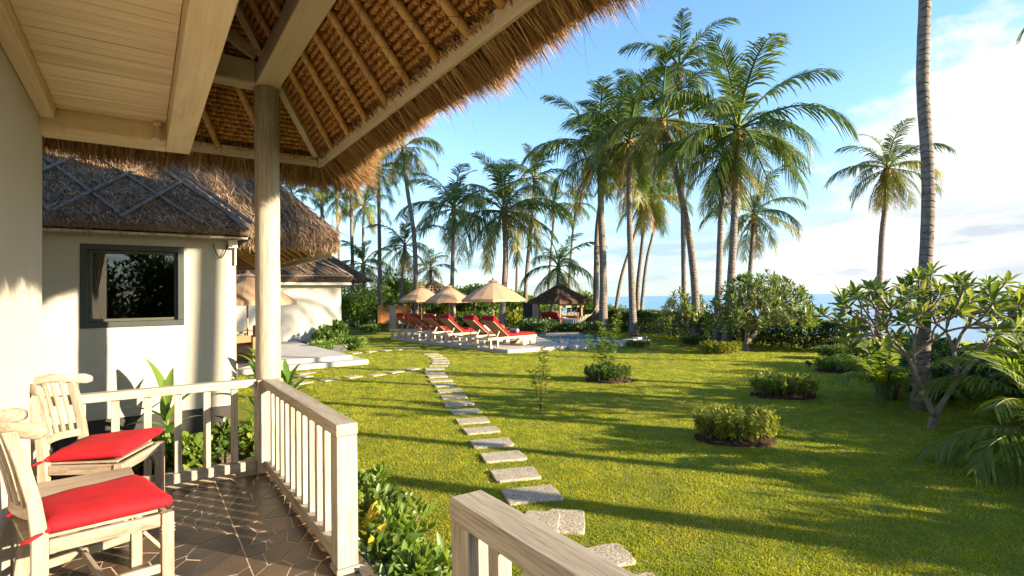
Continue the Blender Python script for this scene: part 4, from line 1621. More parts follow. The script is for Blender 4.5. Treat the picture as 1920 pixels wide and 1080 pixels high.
# small latticed roof among the trees
p = at(813, 560, 34.0)
hu = tag(empty('garden_hut', (p.x, p.y, LAWN), R(-34.8 + 28)), 'little hut with a latticed pyramid roof and finial behind the parasols', 'hut')
hc = [Vector((-1.9, -1.9, 1.60)), Vector((1.9, -1.9, 1.60)), Vector((1.9, 1.9, 1.60)), Vector((-1.9, 1.9, 1.60))]
HA = Vector((0, 0, 2.95))
MB().add([tuple(c) for c in hc] + [tuple(HA)], [(0, 1, 4), (1, 2, 4), (2, 3, 4), (3, 0, 4), (3, 2, 1, 0)]).build('thatch', THBDK, hu)
for a_ in (-1, 1):
    for b_ in (-1, 1):
        MB().box((a_ - .07, b_ - .07, 0), (a_ + .07, b_ + .07, 1.595)).build('post', TK[2], hu)
LATT = simple('pale_lattice_batten', (.21, .15, .10), .8, .1, 12, .3)
for (c0, c1) in ((hc[1], hc[2]), (hc[0], hc[1])):
    for k in range(1, 7):
        q = k / 7
        nn = (c1 - c0).cross(HA - c0).normalized() * .03
        MB().bar(c0.lerp(HA, q) + nn, c1.lerp(HA, q) + nn, .035, .03, tuple(nn)).build('batten', LATT, hu)
        MB().bar(c0.lerp(c1, q) + nn * 1.9, c0.lerp(c1, q).lerp(HA, 1 - abs(2 * q - 1)) * 1.0 + nn * 1.9 if False else c0.lerp(c1, q).lerp(HA, .97) + nn * 1.9, .035, .03, tuple(nn)).build('batten', LATT, hu)
MB().tube([(0, 0, 2.9), (0, 0, 3.1), (0, 0, 3.35)], [.09, .06, .03], 8).build('finial', TK[2], hu)

# seaward picket fence beyond the hedge
sf0, sf1 = at(1168, 590, 27.5), at(1275, 592, 25.0)
sf = tag(empty('picket_fence', (sf0.x, sf0.y, LAWN)), 'sun bleached picket fence with square pillars by the sea', 'fence')
dv = Vector((sf1.x - sf0.x, sf1.y - sf0.y, 0))
nv = Vector((-dv.y, dv.x, 0)).normalized()
BLEACH = simple('bleached_picket_wood', (.55, .47, .36), .8, .1, 9, .25)
for k in range(44):
    c = dv * (k / 44)
    MB().bar(c, c + Vector((0, 0, .86 + .03 * math.sin(k * 2.7))), dv.length / 44 * .72, .02, tuple(nv)).build('picket', BLEACH, sf)
for q in (.02, .57, .83):
    c = dv * q + nv * -.12
    pm = MB().box((c.x - .13, c.y - .13, 0), (c.x + .13, c.y + .13, 1.0)).build('pillar', PLASTER, sf, bevel=.01)
    MB().box((c.x - .17, c.y - .17, 1.003), (c.x + .17, c.y + .17, 1.07)).build('pillar_cap', CONC, pm, bevel=.01)

# small garden spotlight on the lawn
p = onz(1517, 689)
gl_ = tag(empty('garden_spotlight', (p.x, p.y, LAWN), R(70)), 'tiny black garden spotlight with a white lens on the shaded lawn', 'spotlight')
BLK = simple('black_metal', (.012, .012, .013), .45)
MB().tube([(0, 0, 0), (0, 0, .07)], .012, 8).build('spike', BLK, gl_)
MB().tube([(-.05, 0, .08), (.06, 0, .12)], [.035, .05], 14).build('housing', BLK, gl_)
MB().tube([(.061, 0, .1203), (.066, 0, .122)], .042, 14).build('lens', simple('white_lens', (.75, .75, .72), .3), gl_)

# ================================================================== PORCH CHAIRS AND TABLE
def make_chair():
    """faces +x; origin at floor centre of the seat"""
    root = empty('porch_chair')
    ST = .445                           # seat top
    BX, FX = -.235, .245
    BW, FW = .215, .275                # half widths back, front
    # back posts: square below, swept back above the seat
    for s in (-1, 1):
        pts = [(BX - .03, s * BW, 0), (BX, s * BW, .30), (BX, s * BW, .46), (BX - .02, s * (BW + .004), .62), (BX - .065, s * (BW + .012), .82), (BX - .105, s * (BW + .018), .955)]
        mb = MB()
        for a, b in zip(pts[:-1], pts[1:]):
            pass
        vs, fs = [], []
        for k, (x, y, z) in enumerate(pts):
            hx, hy = (.030, .022) if k < 3 else (.026, .021)
            for i, j in ((-1, -1), (1, -1), (1, 1), (-1, 1)):
                vs.append((x + hx * i, y + hy * j, z))
        for k in range(len(pts) - 1):
            for i in range(4):
                a, b = 4 * k + i, 4 * k + (i + 1) % 4
                fs.append((a, b, b + 4, a + 4))
        fs += [(3, 2, 1, 0), tuple(4 * (len(pts) - 1) + i for i in range(4))]
        mb.add(vs, fs)
        mb.build('back_leg', CH[2], root, bevel=.006)
    for s in (-1, 1):
        lg = MB().box((FX - .027, s * FW - .025, 0), (FX + .027, s * FW + .025, ST - .002)).build('front_leg', CH[2], root, bevel=.005)
        for q in range(3):
            MB().box((FX - .030, s * FW - .028, .345 + q * .017), (FX + .030, s * FW + .028, .353 + q * .017)).build('carved_ring', CH[2], lg, bevel=.002)
    # aprons
    for s in (-1, 1):
        MB().bar((BX + .032, s * (BW), ST - .036), (FX - .029, s * FW, ST - .036), .026, .062).build('side_apron', CH[0], root, bevel=.004)
    MB().bar((FX, -FW + .027, ST - .036), (FX, FW - .027, ST - .036), .026, .062).build('front_apron', CH[1], root, bevel=.004)
    MB().bar((BX, -BW + .024, ST - .04), (BX, BW - .024, ST - .04), .026, .062).build('back_apron', CH[1], root, bevel=.004)
    # seat boards
    MB().add([(BX - .05, -BW + .024, ST - .004), (FX - .03, -FW + .03, ST - .004), (FX - .03, FW - .03, ST - .004), (BX - .05, BW - .024, ST - .004),
              (BX - .05, -BW + .024, ST + .010), (FX - .03, -FW + .03, ST + .010), (FX - .03, FW - .03, ST + .010), (BX - .05, BW - .024, ST + .010)],
             [(3, 2, 1, 0), (4, 5, 6, 7), (0, 1, 5, 4), (1, 2, 6, 5), (2, 3, 7, 6), (3, 0, 4, 7)]).build('seat_board', CH[0], root, bevel=.003)
    # stretchers
    for s in (-1, 1):
        MB().bar((BX + .02, s * BW, .17), (FX - .029, s * FW, .17), .022, .042).build('stretcher', CH[0], root, bevel=.003)
        MB().bar((FX - .10, s * FW, ST - .07), (FX - .02, s * FW, ST - .18), .016, .016).build('corner_brace', CH[0], root, bevel=.003)
        MB().bar((FX - .004, s * (FW - .10), ST - .07), (FX - .004, s * (FW - .02), ST - .18), .016, .016).build('corner_brace', CH[1], root, bevel=.003)
    MB().bar((.0, -.225, .17), (.0, .225, .17), .02, .04).build('stretcher', CH[1], root, bevel=.003)

    def bow(y, z):
        """how far the back is bowed rearward at this height"""
        q = (z - .46) / .495
        return BX - .10 * max(q, 0) ** 1.4 - .055 * (1 - (y / BW) ** 2)
    # curved lower back rail
    vs, fs = [], []
    n = 12
    for k in range(n + 1):
        y = -BW + .022 + (2 * BW - .044) * k / n
        z = .565 + .012 * math.cos(math.pi * (k / n - .5))
        x = bow(y, z)
        for i, j in ((-1, -1), (1, -1), (1, 1), (-1, 1)):
            vs.append((x + .014 * i, y, z + .026 * j))
    for k in range(n):
        for i in range(4):
            a, b = 4 * k + i, 4 * k + (i + 1) % 4
            fs.append((a, a + 4, b + 4, b))
    fs += [(0, 1, 2, 3), tuple(4 * n + 3 - i for i in range(4))]
    MB().add(vs, fs).build('lower_rail', CH[1], root, bevel=.004)
    # slats
    for k in range(6):
        y0 = -.148 + k * .0592
        vs, fs = [], []
        for j in range(8):
            q = j / 7
            z = .588 + (.945 - .588) * q
            y = y0 * (1 + .06 * q)
            x = bow(y, z)
            for a, b in ((-1, -1), (1, -1), (1, 1), (-1, 1)):
                vs.append((x + .0075 * a, y + .0165 * b, z))
        for j in range(7):
            for i in range(4):
                a, b = 4 * j + i, 4 * j + (i + 1) % 4
                fs.append((a, b, b + 4, a + 4))
        fs += [(3, 2, 1, 0), (28, 29, 30, 31)]
        MB().add(vs, fs).build('slat', CH[2], root, bevel=.003)
    # scrolled top rail, wider than the posts
    vs, fs = [], []
    n = 26
    m_ = 12
    for k in range(n + 1):
        q = k / n * 2 - 1
        y = q * .285
        x = bow(min(max(y, -BW * 1.25), BW * 1.25), .97) + .002 + .075 * (max(0, abs(q) - .66) / .34) ** 1.5
        zc = .980 - .040 * q * q
        rr_ = .026 * (1 + .22 * max(0, abs(q) - .7) / .3) * (1 if abs(q) < .97 else .65)
        for i in range(m_):
            a = 2 * math.pi * i / m_
            vs.append((x + rr_ * .78 * math.cos(a), y, zc + rr_ * 1.25 * math.sin(a)))
    for k in range(n):
        for i in range(m_):
            a, b = m_ * k + i, m_ * k + (i + 1) % m_
            fs.append((a, a + m_, b + m_, b))
    fs += [tuple(range(m_)), tuple(reversed(range(m_ * n, m_ * n + m_)))]
    MB().add(vs, fs).build('top_rail', CH[1], root, smooth=True)
    return root


REDC = simple('red_cotton', (.33, .007, .012), .8, .2, 6, .10, .004)


def seat_cushion_mesh(nm, tilt_seed):
    """trapezoid padded cushion with soft corners"""
    n = 15
    us = np.linspace(0, 1, n)
    vs, fs = [], []
    for top in (1, 0):
        for u in us:
            for w_ in us:
                x = -.225 + .50 * u
                hw = .225 + (.292 - .225) * u
                y = -hw + 2 * hw * w_
                e = (min(u, 1 - u) / .08, min(w_, 1 - w_) / .07)
                ed = min(1, e[0]) ** .5 * min(1, e[1]) ** .5
                z = .032 + (.036 if top else -.032) * max(.36 if top else .36, ed)
                if top:
                    z += .020 * math.sin(math.pi * u) * math.sin(math.pi * w_) + .004 * math.sin(x * 23 + y * 11 + tilt_seed) * math.sin(y * 9 + 1) + .0022 * math.sin(y * 43 + x * 20 + tilt_seed * 2)
                    z -= .008 * math.exp(-((u - .45) ** 2 + (w_ - .5) ** 2) * 30)
                # rounded plan corners
                cu, cw = abs(u - .5) * 2, abs(w_ - .5) * 2
                pull = max(0, cu - .86) * max(0, cw - .86) * 1.6
                x -= pull * .25 * (1 if u > .5 else -1)
                y -= pull * .25 * (1 if w_ > .5 else -1)
                vs.append((x, y, z))
    for top in (1, 0):
        o = 0 if top else n * n
        for i in range(n - 1):
            for j in range(n - 1):
                q = (o + i * n + j, o + (i + 1) * n + j, o + (i + 1) * n + j + 1, o + i * n + j + 1)
                fs.append(q if top else q[::-1])
    for i in range(n - 1):
        for a, b in (((i + 1) * n, i * n), (i * n + n - 1, (i + 1) * n + n - 1), (i, i + 1), ((n - 1) * n + i + 1, (n - 1) * n + i)):
            fs.append((a, b, b + n * n, a + n * n))
    return MB().add(vs, fs)


ch = make_chair()
spec_c = [((-.20, 3.46, 0), R(14), 'nearer slatted wooden porch chair, partly cut by the left frame edge', 'red seat cushion tied to the nearer porch chair'),
          ((-.225, 4.77, 0), R(-25), 'farther slatted wooden porch chair against the left railing', 'red seat cushion tilted on the farther porch chair')]
for i, (loc, rz, lab, clab) in enumerate(spec_c):
    o = ch if i == 0 else copy_tree(ch)
    o.location = loc
    o.rotation_euler = (0, 0, rz)
    tag(o, lab, 'chair', 'slatted wooden porch chairs')
    cu = empty('seat_cushion', (loc[0], loc[1], .457), rz)
    if i == 1:
        cu.rotation_euler = (R(2), R(-3), rz)
        cu.location.z = .470
    tag(cu, clab, 'cushion', 'red cushions on the porch chairs')
    seat_cushion_mesh('pad', i * 2.1).build('pad', REDC, cu, smooth=True)
    for s in (-1, 1):
        pts = [(-.20, s * .215, .03), (-.235, s * .232, .022), (-.268, s * .245, .012), (-.30, s * .236, .0)]
        MB().tube(pts, [.012, .010, .009, .008], 6).build('tie', REDC, cu, smooth=True)
        MB().ellipsoid((-.213, s * .222, .03), (.02, .018, .022)).build('knot', REDC, cu, smooth=True)

tbl = tag(empty('porch_table', (-.265, 4.10, 0), R(6)), 'small low wooden table between the two red cushioned chairs', 'table')
MB().box((-.23, -.22, .40), (.23, .22, .43)).build('tabletop', CH[0], tbl, bevel=.005)
for s in (-1, 1):
    MB().box((-.20, s * .19 - .011, .33), (.20, s * .19 + .011, .398)).build('apron', CH[0], tbl, bevel=.003)
    MB().box((s * .20 - .011, -.178, .33), (s * .20 + .011, .178, .398)).build('apron', CH[1], tbl, bevel=.003)
    for u in (-1, 1):
        MB().bar((s * .195, u * .18, .398), (s * .215, u * .20, .001), .05, .05, (0, 1, 0), w2=.04, h2=.04).build('leg', CH[2], tbl, bevel=.004)
MB().box((-.18, -.17, .12), (.18, .17, .14)).build('shelf', CH[0], tbl, bevel=.003)

# ================================================================== VEGETATION
LEAF8 = (np.array([(0, 0, 0), (.28, .5, .05), (.28, 0, -.05), (.28, -.5, .05), (.66, .42, .03), (.66, 0, -.06), (.66, -.42, .03), (1, 0, -.10)], float),
         np.array([(1, 4, 5, 2), (2, 5, 6, 3)]), np.array([(0, 1, 2), (0, 2, 3), (4, 7, 5), (5, 7, 6)]))
LEAF2 = (np.array([(0, 0, 0), (.5, .5, .06), (.5, -.5, .06), (1, 0, -.06)], float), np.zeros((0, 4), int), np.array([(0, 3, 1), (0, 2, 3)]))
LEAF4 = (np.array([(0, 0, 0), (.45, .5, .07), (.5, 0, -.03), (.45, -.5, .07), (1, 0, -.08)], float), np.zeros((0, 4), int), np.array([(0, 2, 1), (0, 3, 2), (1, 2, 4), (2, 3, 4)]))


def leaves(P, D, U, L, W, tmpl=LEAF8):
    """P base, D direction, U approx up, L length, W width -> verts, faces"""
    D = unit(D)
    Y = unit(np.cross(U, D))
    Z = np.cross(D, Y)
    tv, tq, tt = tmpl
    V = P[:, None] + D[:, None] * (tv[None, :, 0:1] * L[:, None, None]) + Y[:, None] * (tv[None, :, 1:2] * W[:, None, None]) + Z[:, None] * (tv[None, :, 2:3] * L[:, None, None])
    n = tv.shape[0]
    b = (np.arange(len(P)) * n)[:, None]
    fs = []
    if len(tq):
        fs.append((b[:, :, None] + tq[None]).reshape(-1, 4))
    fs.append((b[:, :, None] + tt[None]).reshape(-1, 3))
    return V.reshape(-1, 3), fs


def leaf_cloud(r, n, rad, size, tmpl=LEAF2, shell=.55, lumps=9, up=.35, wid=.5, flat=0.0):
    """leaves spread through a lumpy ellipsoid crown (local coordinates)"""
    rad = np.array(rad)
    lc = unit(r.normal(size=(lumps, 3))) * r.uniform(.35, .72, (lumps, 1))
    lr = r.uniform(.26, .52, lumps)
    k = r.integers(0, lumps, n)
    d = unit(r.normal(size=(n, 3)))
    q = d * (r.random(n) ** (1 - shell))[:, None]
    P = lc[k] + q * lr[k][:, None]
    core = r.random(n) < .16
    P[core] = unit(r.normal(size=(core.sum(), 3))) * (r.random(core.sum()) ** .4 * .75)[:, None]
    D = unit(d * .8 + r.normal(size=(n, 3)) * .7 + np.array([0, 0, up - flat]))
    U = unit(r.normal(size=(n, 3)) * .6 + np.array([0, 0, 1.0]))
    L = r.uniform(.65, 1.25, n) * size
    return leaves(P * rad, D, U, L, L * wid, tmpl)


def bush(name, label, cat, loc, rad, n, size, mat, seed, trunk=None, group=None, tmpl=LEAF2, wid=.5, lumps=9, up=.35, stems=5):
    r = np.random.default_rng(seed)
    o = tag(empty(name, loc), label, cat, group)
    vs, fs = leaf_cloud(r, n, rad, size, tmpl, wid=wid, lumps=lumps, up=up)
    h = rad[2] * .88 if trunk is None else trunk + rad[2] * .6
    vs[:, 2] += h
    keep = vs[:, 2].min()
    vs[:, 2] = np.maximum(vs[:, 2], .01)
    tag(link('crown' if trunk is not None else 'foliage', mesh_np('foliage', vs, fs, mat), o), kind='stuff')
    mb = MB()
    for k in range(stems):
        a = r.uniform(0, 6.28)
        e = np.array([math.cos(a), math.sin(a)]) * r.uniform(.3, .7)
        top = (rad[0] * e[0], rad[1] * e[1], h + rad[2] * r.uniform(-.2, .45))
        b0 = (0, 0, 0) if trunk else (rad[0] * e[0] * .35, rad[1] * e[1] * .35, 0)
        md = (top[0] * .35, top[1] * .35, top[2] * .55)
        rr_ = .02 + .018 * rad[2] * (1.6 if trunk else .6)
        mb.tube([b0, md, top], [rr_, rr_ * .7, rr_ * .25], 6)
    mb.build('trunk' if trunk else 'stems', BARKD, o, smooth=True)
    return o


# ---- coconut palms -------------------------------------------------
FROND_EL = [84, 70, 55, 40, 24, 8, -10, -30, -52]


def frond_mesh(el0, seed, mat, n=56, tag_='', wdt=.0090):
    r = np.random.default_rng(seed)
    droop = R(58 + 34 * math.cos(R(el0)) + r.uniform(-8, 10)) * (1 if el0 > -5 else .55)
    S_ = 26
    ss = np.linspace(0, 1, S_ + 1)
    P = np.zeros((S_ + 1, 3))
    T = np.zeros((S_ + 1, 3))
    yaw = r.uniform(-.18, .18)
    for k in range(S_ + 1):
        e = R(el0) - droop * ss[k] ** 1.55
        e = max(e, R(-86))
        az = yaw * ss[k]
        T[k] = (math.cos(e) * math.cos(az), math.cos(e) * math.sin(az), math.sin(e))
        if k:
            P[k] = P[k - 1] + T[k - 1] / S_
    mb_v, mb_q = [], []
    # rachis: flattened tapered tube (4 sided)
    for k in range(S_ + 1):
        w_ = .0165 * (1 - ss[k]) ** .8 + .0022 + (.014 if k == 0 else 0)
        lat = np.cross(T[k], (0, 0, 1.0))
        lat = lat / (np.linalg.norm(lat) + 1e-9) if np.linalg.norm(lat) > 1e-3 else np.array((0, -1.0, 0))
        nn = np.cross(lat, T[k])
        for i, j in ((-1, 0), (0, -.7), (1, 0), (0, .7)):
            mb_v.append(P[k] + lat * w_ * i + nn * w_ * j)
    for k in range(S_):
        for i in range(4):
            a, b = 4 * k + i, 4 * k + (i + 1) % 4
            mb_q.append((a, b, b + 4, a + 4))
    V = [np.array(mb_v)]
    Q = [np.array(mb_q)]
    TR = []
    base = len(mb_v)
    for side in (-1, 1):
        s = np.linspace(.17, .995, n) + r.uniform(-.006, .006, n)
        keep = (r.random(n) > .06) & ~((np.abs(s - r.uniform(.3, .95)) < .03))
        s = s[keep]
        m_ = len(s)
        p = np.stack([np.interp(s, ss, P[:, i]) for i in range(3)], 1)
        t_ = unit(np.stack([np.interp(s, ss, T[:, i]) for i in range(3)], 1))
        lat = np.cross(t_, np.array([0, 0, 1.0]))
        ln_ = np.linalg.norm(lat, axis=1, keepdims=True)
        lat = np.where(ln_ > .05, lat / np.maximum(ln_, 1e-6), np.array([0, -1.0, 0])) * side
        nn = np.cross(lat * side, t_)
        lp = np.sin(np.pi * np.clip((s - .08) / .96, 0, 1)) ** .62
        L = (.255 * lp + .02) * r.uniform(.85, 1.1, m_)
        fw_ = .55 + .95 * s ** 1.3
        d0 = unit(lat * .95 + t_ * fw_[:, None] + nn * r.uniform(.10, .40, m_)[:, None])
        dr2 = r.uniform(.40, .95, m_) * np.clip(np.cos(R(el0)) + .25, .25, 1.1)
        wd = t_ * wdt
        cols = []
        for q, wk in ((0, .55), (.35, 1.0), (.72, .72)):
            c = p + d0 * (L * q)[:, None]
            c[:, 2] -= L * dr2 * q * q
            cols += [c - wd * wk, c + wd * wk]
        tip = p + d0 * L[:, None]
        tip[:, 2] -= L * dr2
        cols.append(tip)
        arr = np.stack(cols, 1).reshape(-1, 3)
        b = base + (np.arange(m_) * 7)[:, None]
        Q.append(np.concatenate([b + np.array([[0, 1, 3, 2]]), b + np.array([[2, 3, 5, 4]])]))
        TR.append(b + np.array([[4, 5, 6]]))
        V.append(arr)
        base += len(arr)
    return mesh_np('frond' + tag_, np.concatenate(V), [np.concatenate(Q), np.concatenate(TR)], mat)


FRONDS = {}
for e_ in FROND_EL:
    for s_ in range(3):
        FRONDS[(e_, s_)] = frond_mesh(e_, int(1000 + e_ * 7 + s_ * 131), PALM)
FROND_Y = {(e_, s_): frond_mesh(e_, int(3000 + e_ * 5 + s_ * 17), PALMY) for e_ in (8, -10, -30, -52) for s_ in range(2)}
FROND_D = {(e_, s_): frond_mesh(e_, int(4000 + e_ * 5 + s_ * 17), PALMDRY, 44) for e_ in (-52, -70) for s_ in range(2)}
COCONUT = MB().ellipsoid((0, 0, 0), (.085, .085, .11), 10, 7).mesh('coconut', COCO, True)


def smooth_path(pts, n):
    """Catmull-Rom through the points"""
    pts = [Vector(p) for p in pts]
    P = [pts[0] * 2 - pts[1]] + pts + [pts[-1] * 2 - pts[-2]]
    out = []
    segs = len(pts) - 1
    for i in range(n + 1):
        u = i / n * segs
        k = min(int(u), segs - 1)
        t_ = u - k
        a, b, c, d = P[k], P[k + 1], P[k + 2], P[k + 3]
        out.append(.5 * ((2 * b) + (c - a) * t_ + (2 * a - 5 * b + 4 * c - d) * t_ ** 2 + (3 * b - a - 3 * c + d) * t_ ** 3))
    return out


def palm(label, base, path, r0, r1, nf, flen, seed, nuts=0, low=-40, high=84, dry=2, yellow=.12, group='coconut palms of the garden', wind=0.0, nseg=26):
    """path: world points from the base to the crown heart"""
    rr = random.Random(seed)
    nf = int(nf * .88)
    flen *= .95
    r0 *= .88
    r1 *= .82
    base = Vector(base)
    o = tag(empty('coconut_palm', base), label, 'palm tree', group)
    pts = smooth_path([Vector(p) - base for p in path], nseg)
    pts[0].z = -.08
    n = len(pts)
    rad = []
    for k in range(n):
        q = k / (n - 1)
        r_ = r0 + (r1 - r0) * q ** .8
        r_ *= 1 + .55 * math.exp(-q * 22)
        r_ *= 1 + .022 * math.sin(k * 2.4 + seed)
        rad.append(r_)
    MB().tube(pts, rad, 12).build('trunk', BARK, o, smooth=True)
    top = pts[-1]
    MB().tube([top - Vector((0, 0, .25)), top, top + Vector((0, 0, .16)), top + Vector((0, 0, .38))], [r1 * 1.15, r1 * 1.75, r1 * 1.4, r1 * .4], 10).build('crown_heart', FIBRE, o, smooth=True)
    az0 = rr.uniform(0, 6.28)
    for k in range(nf):
        q = k / max(1, nf - 1)
        e = high + (low - high) * q ** .82 + rr.uniform(-7, 7)
        ee = min(FROND_EL, key=lambda x: abs(x - e))
        az = az0 + k * 2.39996 + rr.uniform(-.25, .25)
        if wind:
            az += wind * math.sin(az - SUN_AZ)
        sc = flen * (.78 + .22 * math.sin(math.pi * min(1, q * 1.25 + .12))) * rr.uniform(.9, 1.08)
        if ee <= 8 and rr.random() < yellow:
            me = FROND_Y[(ee, rr.randrange(2))]
        else:
            me = FRONDS[(ee, rr.randrange(3))]
        f_ = link('frond', me, o, top + Vector((0, 0, .10 + .10 * (1 - q))), az)
        f_.scale = (sc,) * 3
    for k in range(dry):
        f_ = link('dry_frond', FROND_D[((-52, -70)[rr.randrange(2)], rr.randrange(2))], o, top, rr.uniform(0, 6.28))
        f_.scale = (flen * rr.uniform(.55, .8),) * 3
    for k in range(nuts):
        a = rr.uniform(0, 6.28)
        c = link('coconut', COCONUT, o, top + Vector((math.cos(a) * (r1 + .10), math.sin(a) * (r1 + .10), rr.uniform(-.30, -.02))), a)
        c.scale = (rr.uniform(.85, 1.2),) * 3
    return o


def palm_px(label, pts, r0, r1, nf, flen, seed, depth=None, **k):
    """pts: picture points, base first; base on the lawn unless a depth is given"""
    if depth is None:
        b = onz(*pts[0])
        depth = depth_of(b)
    else:
        b = at(pts[0][0], pts[0][1], depth)
        b = Vector((b.x, b.y, LAWN))
    path = [b] + [at(x, y, depth * (1 + .004 * i)) for i, (x, y) in enumerate(pts[1:])]
    return palm(label, b, path, r0, r1, nf, flen, seed, **k)


palm_px('tall leaning coconut palm rising from a clipped shrub, with the biggest crown', [(1362, 648), (1372, 500), (1379, 360), (1383, 252)], .165, .125, 27, 4.0, 1, nuts=7, low=-40, dry=1)
palm_px('bare grey palm trunk crossing the right of the view, crown above the frame', [(1727, 768), (1733, 560), (1740, 400), (1739, 300), (1730, 150), (1735, -20), (1741, -300), (1745, -640)], .105, .095, 24, 3.2, 2, nuts=5, low=-35, nseg=40)
palm_px('lone palm with a curved thin trunk against white cloud, behind the frangipani', [(1646, 640), (1649, 540), (1654, 440), (1661, 380), (1664, 322)], .15, .11, 25, 2.5, 3, depth=22, nuts=9, low=-58, dry=3, yellow=.25)
palm_px('slender palm with the highest crown of the grove', [(1284, 635), (1282, 500), (1279, 330), (1274, 132)], .15, .10, 22, 3.1, 4, depth=24, low=-30, nuts=4)
palm_px('palm with a bowed trunk bending left behind the small frangipani', [(1303, 640), (1304, 560), (1296, 470), (1284, 400), (1262, 300), (1243, 232)], .19, .12, 23, 3.3, 5, depth=20.5, low=-48, nuts=6, dry=2, yellow=.3)
palm_px('palm whose drooping yellow fronds hang behind the leaning trunk', [(1343, 648), (1347, 540), (1352, 400), (1357, 300)], .15, .11, 22, 2.9, 6, depth=19.5, low=-56, nuts=6, dry=3, yellow=.4)
palm_px('palm with wide low fronds and a dark thin trunk above the round frangipani', [(1403, 640), (1406, 520), (1411, 450), (1414, 405)], .14, .10, 22, 2.9, 7, depth=25, low=-52, nuts=8, dry=2, yellow=.3)
palm_px('thick grey palm trunk right of the hammock with a dense round crown', [(1131, 624), (1131, 500), (1127, 400), (1125, 292)], .24, .17, 30, 4.6, 8, nuts=6, low=-44)
palm_px('palm with a brown trunk just left of the thick grey one', [(1117, 622), (1118, 520), (1121, 420), (1140, 300), (1158, 250)], .19, .14, 22, 3.6, 9, depth=28.5, low=-40, yellow=.2)
palm_px('palm with a flared white base at the end of the pool', [(1188, 632), (1184, 520), (1180, 400), (1180, 268)], .19, .13, 24, 3.5, 10, low=-42, nuts=4)
palm_px('palm with ragged yellowed fronds over three crossing trunks', [(1196, 600), (1196, 540), (1204, 460), (1211, 372)], .16, .12, 22, 3.2, 11, depth=30, low=-60, nuts=6, dry=4, yellow=.45)
palm_px('slim palm leaning right toward the sea behind the pool end', [(1150, 585), (1165, 520), (1190, 440), (1216, 350)], .14, .10, 18, 2.8, 12, depth=33, low=-45, dry=2, yellow=.3)
palm_px('slim palm leaning left across the ragged yellow one', [(1200, 590), (1211, 500), (1224, 440), (1238, 372)], .14, .10, 18, 2.8, 13, depth=34, low=-45, dry=2, yellow=.3)
palm_px('palm with a broad feathery crown directly behind the largest parasol', [(940, 636), (944, 560), (948, 480), (945, 402)], .20, .15, 29, 4.3, 14, depth=27, low=-50, nuts=5, dry=1)
palm_px('palm with long arching fronds behind the middle parasol', [(846, 630), (847, 560), (849, 480), (851, 396)], .17, .12, 26, 3.9, 15, depth=31, low=-38, nuts=4)
palm_px('young palm with a short leaning trunk in front of the gazebo', [(1029, 618), (1036, 570), (1045, 535), (1047, 505)], .13, .10, 20, 3.0, 16, low=-40, dry=1, yellow=.3)
palm_px('palm with a narrow upright crown between the two broad ones', [(985, 630), (987, 520), (996, 420), (1003, 338)], .17, .12, 20, 3.2, 17, depth=36, low=-30)
palm_px('small distant palm left of the thick grey trunk', [(1066, 600), (1068, 520), (1074, 440), (1080, 386)], .15, .11, 18, 2.5, 18, depth=43, low=-45)
palm_px('second small distant palm, nearer the broad feathery crown', [(1025, 600), (1030, 520), (1036, 440), (1039, 388)], .15, .11, 18, 2.4, 19, depth=44, low=-45)
palm_px('very tall thin palm with a bent trunk whose crown touches the straw fringe', [(781, 640), (780, 540), (776, 440), (763, 350), (757, 282)], .18, .12, 20, 3.0, 20, depth=30, low=-45, dry=2, yellow=.3)
palm_px('straight palm behind the roof tip with its crown half lost in the fringe', [(712, 620), (712, 520), (711, 420), (709, 322)], .17, .12, 22, 3.0, 21, depth=33, low=-45, dry=1)
palm_px('pale palm with a bright round crown left of the straight one', [(682, 620), (682, 500), (681, 430), (683, 388)], .16, .11, 22, 3.2, 22, depth=42, low=-52, yellow=.35)
palm_px('palm trunk rising into the straw fringe above the far villa roof', [(661, 620), (661, 500), (659, 420), (659, 338)], .16, .12, 18, 2.6, 23, depth=36, low=-45)
palm_px('small palm with a dark star shaped crown over the brown roof', [(636, 620), (636, 500), (633, 420), (632, 376)], .15, .10, 18, 2.6, 24, depth=40, low=-45)
palm_px('grey palm trunk standing just right of the shaggy roof slope', [(606, 620), (606, 500), (604, 420), (604, 330)], .17, .12, 18, 2.8, 25, depth=34, low=-45)
palm_px('young yellow green palm with a sparse crown above the lattice hut', [(750, 620), (752, 550), (756, 500), (759, 466)], .13, .09, 18, 3.0, 26, depth=33, low=-45, yellow=.6)
palm_px('small dark palm whose crown peeps over the lattice hut', [(812, 620), (810, 570), (808, 530), (808, 506)], .13, .09, 16, 2.0, 27, depth=37, low=-40)
palm_px('low bushy palm at the foot of the tall trunks by the brown roof', [(684, 640), (683, 560), (682, 530), (681, 500)], .14, .11, 20, 2.7, 28, depth=35, low=-40)
palm_px('hidden palm whose frond tips show above the shaggy roof', [(548, 620), (549, 500), (551, 430), (548, 372)], .16, .12, 20, 2.6, 29, depth=30, low=-45)
palm_px('thin distant palm trunk between gazebo and broad crown', [(968, 610), (969, 520), (971, 460), (975, 400)], .14, .10, 16, 2.4, 30, depth=40, low=-45)

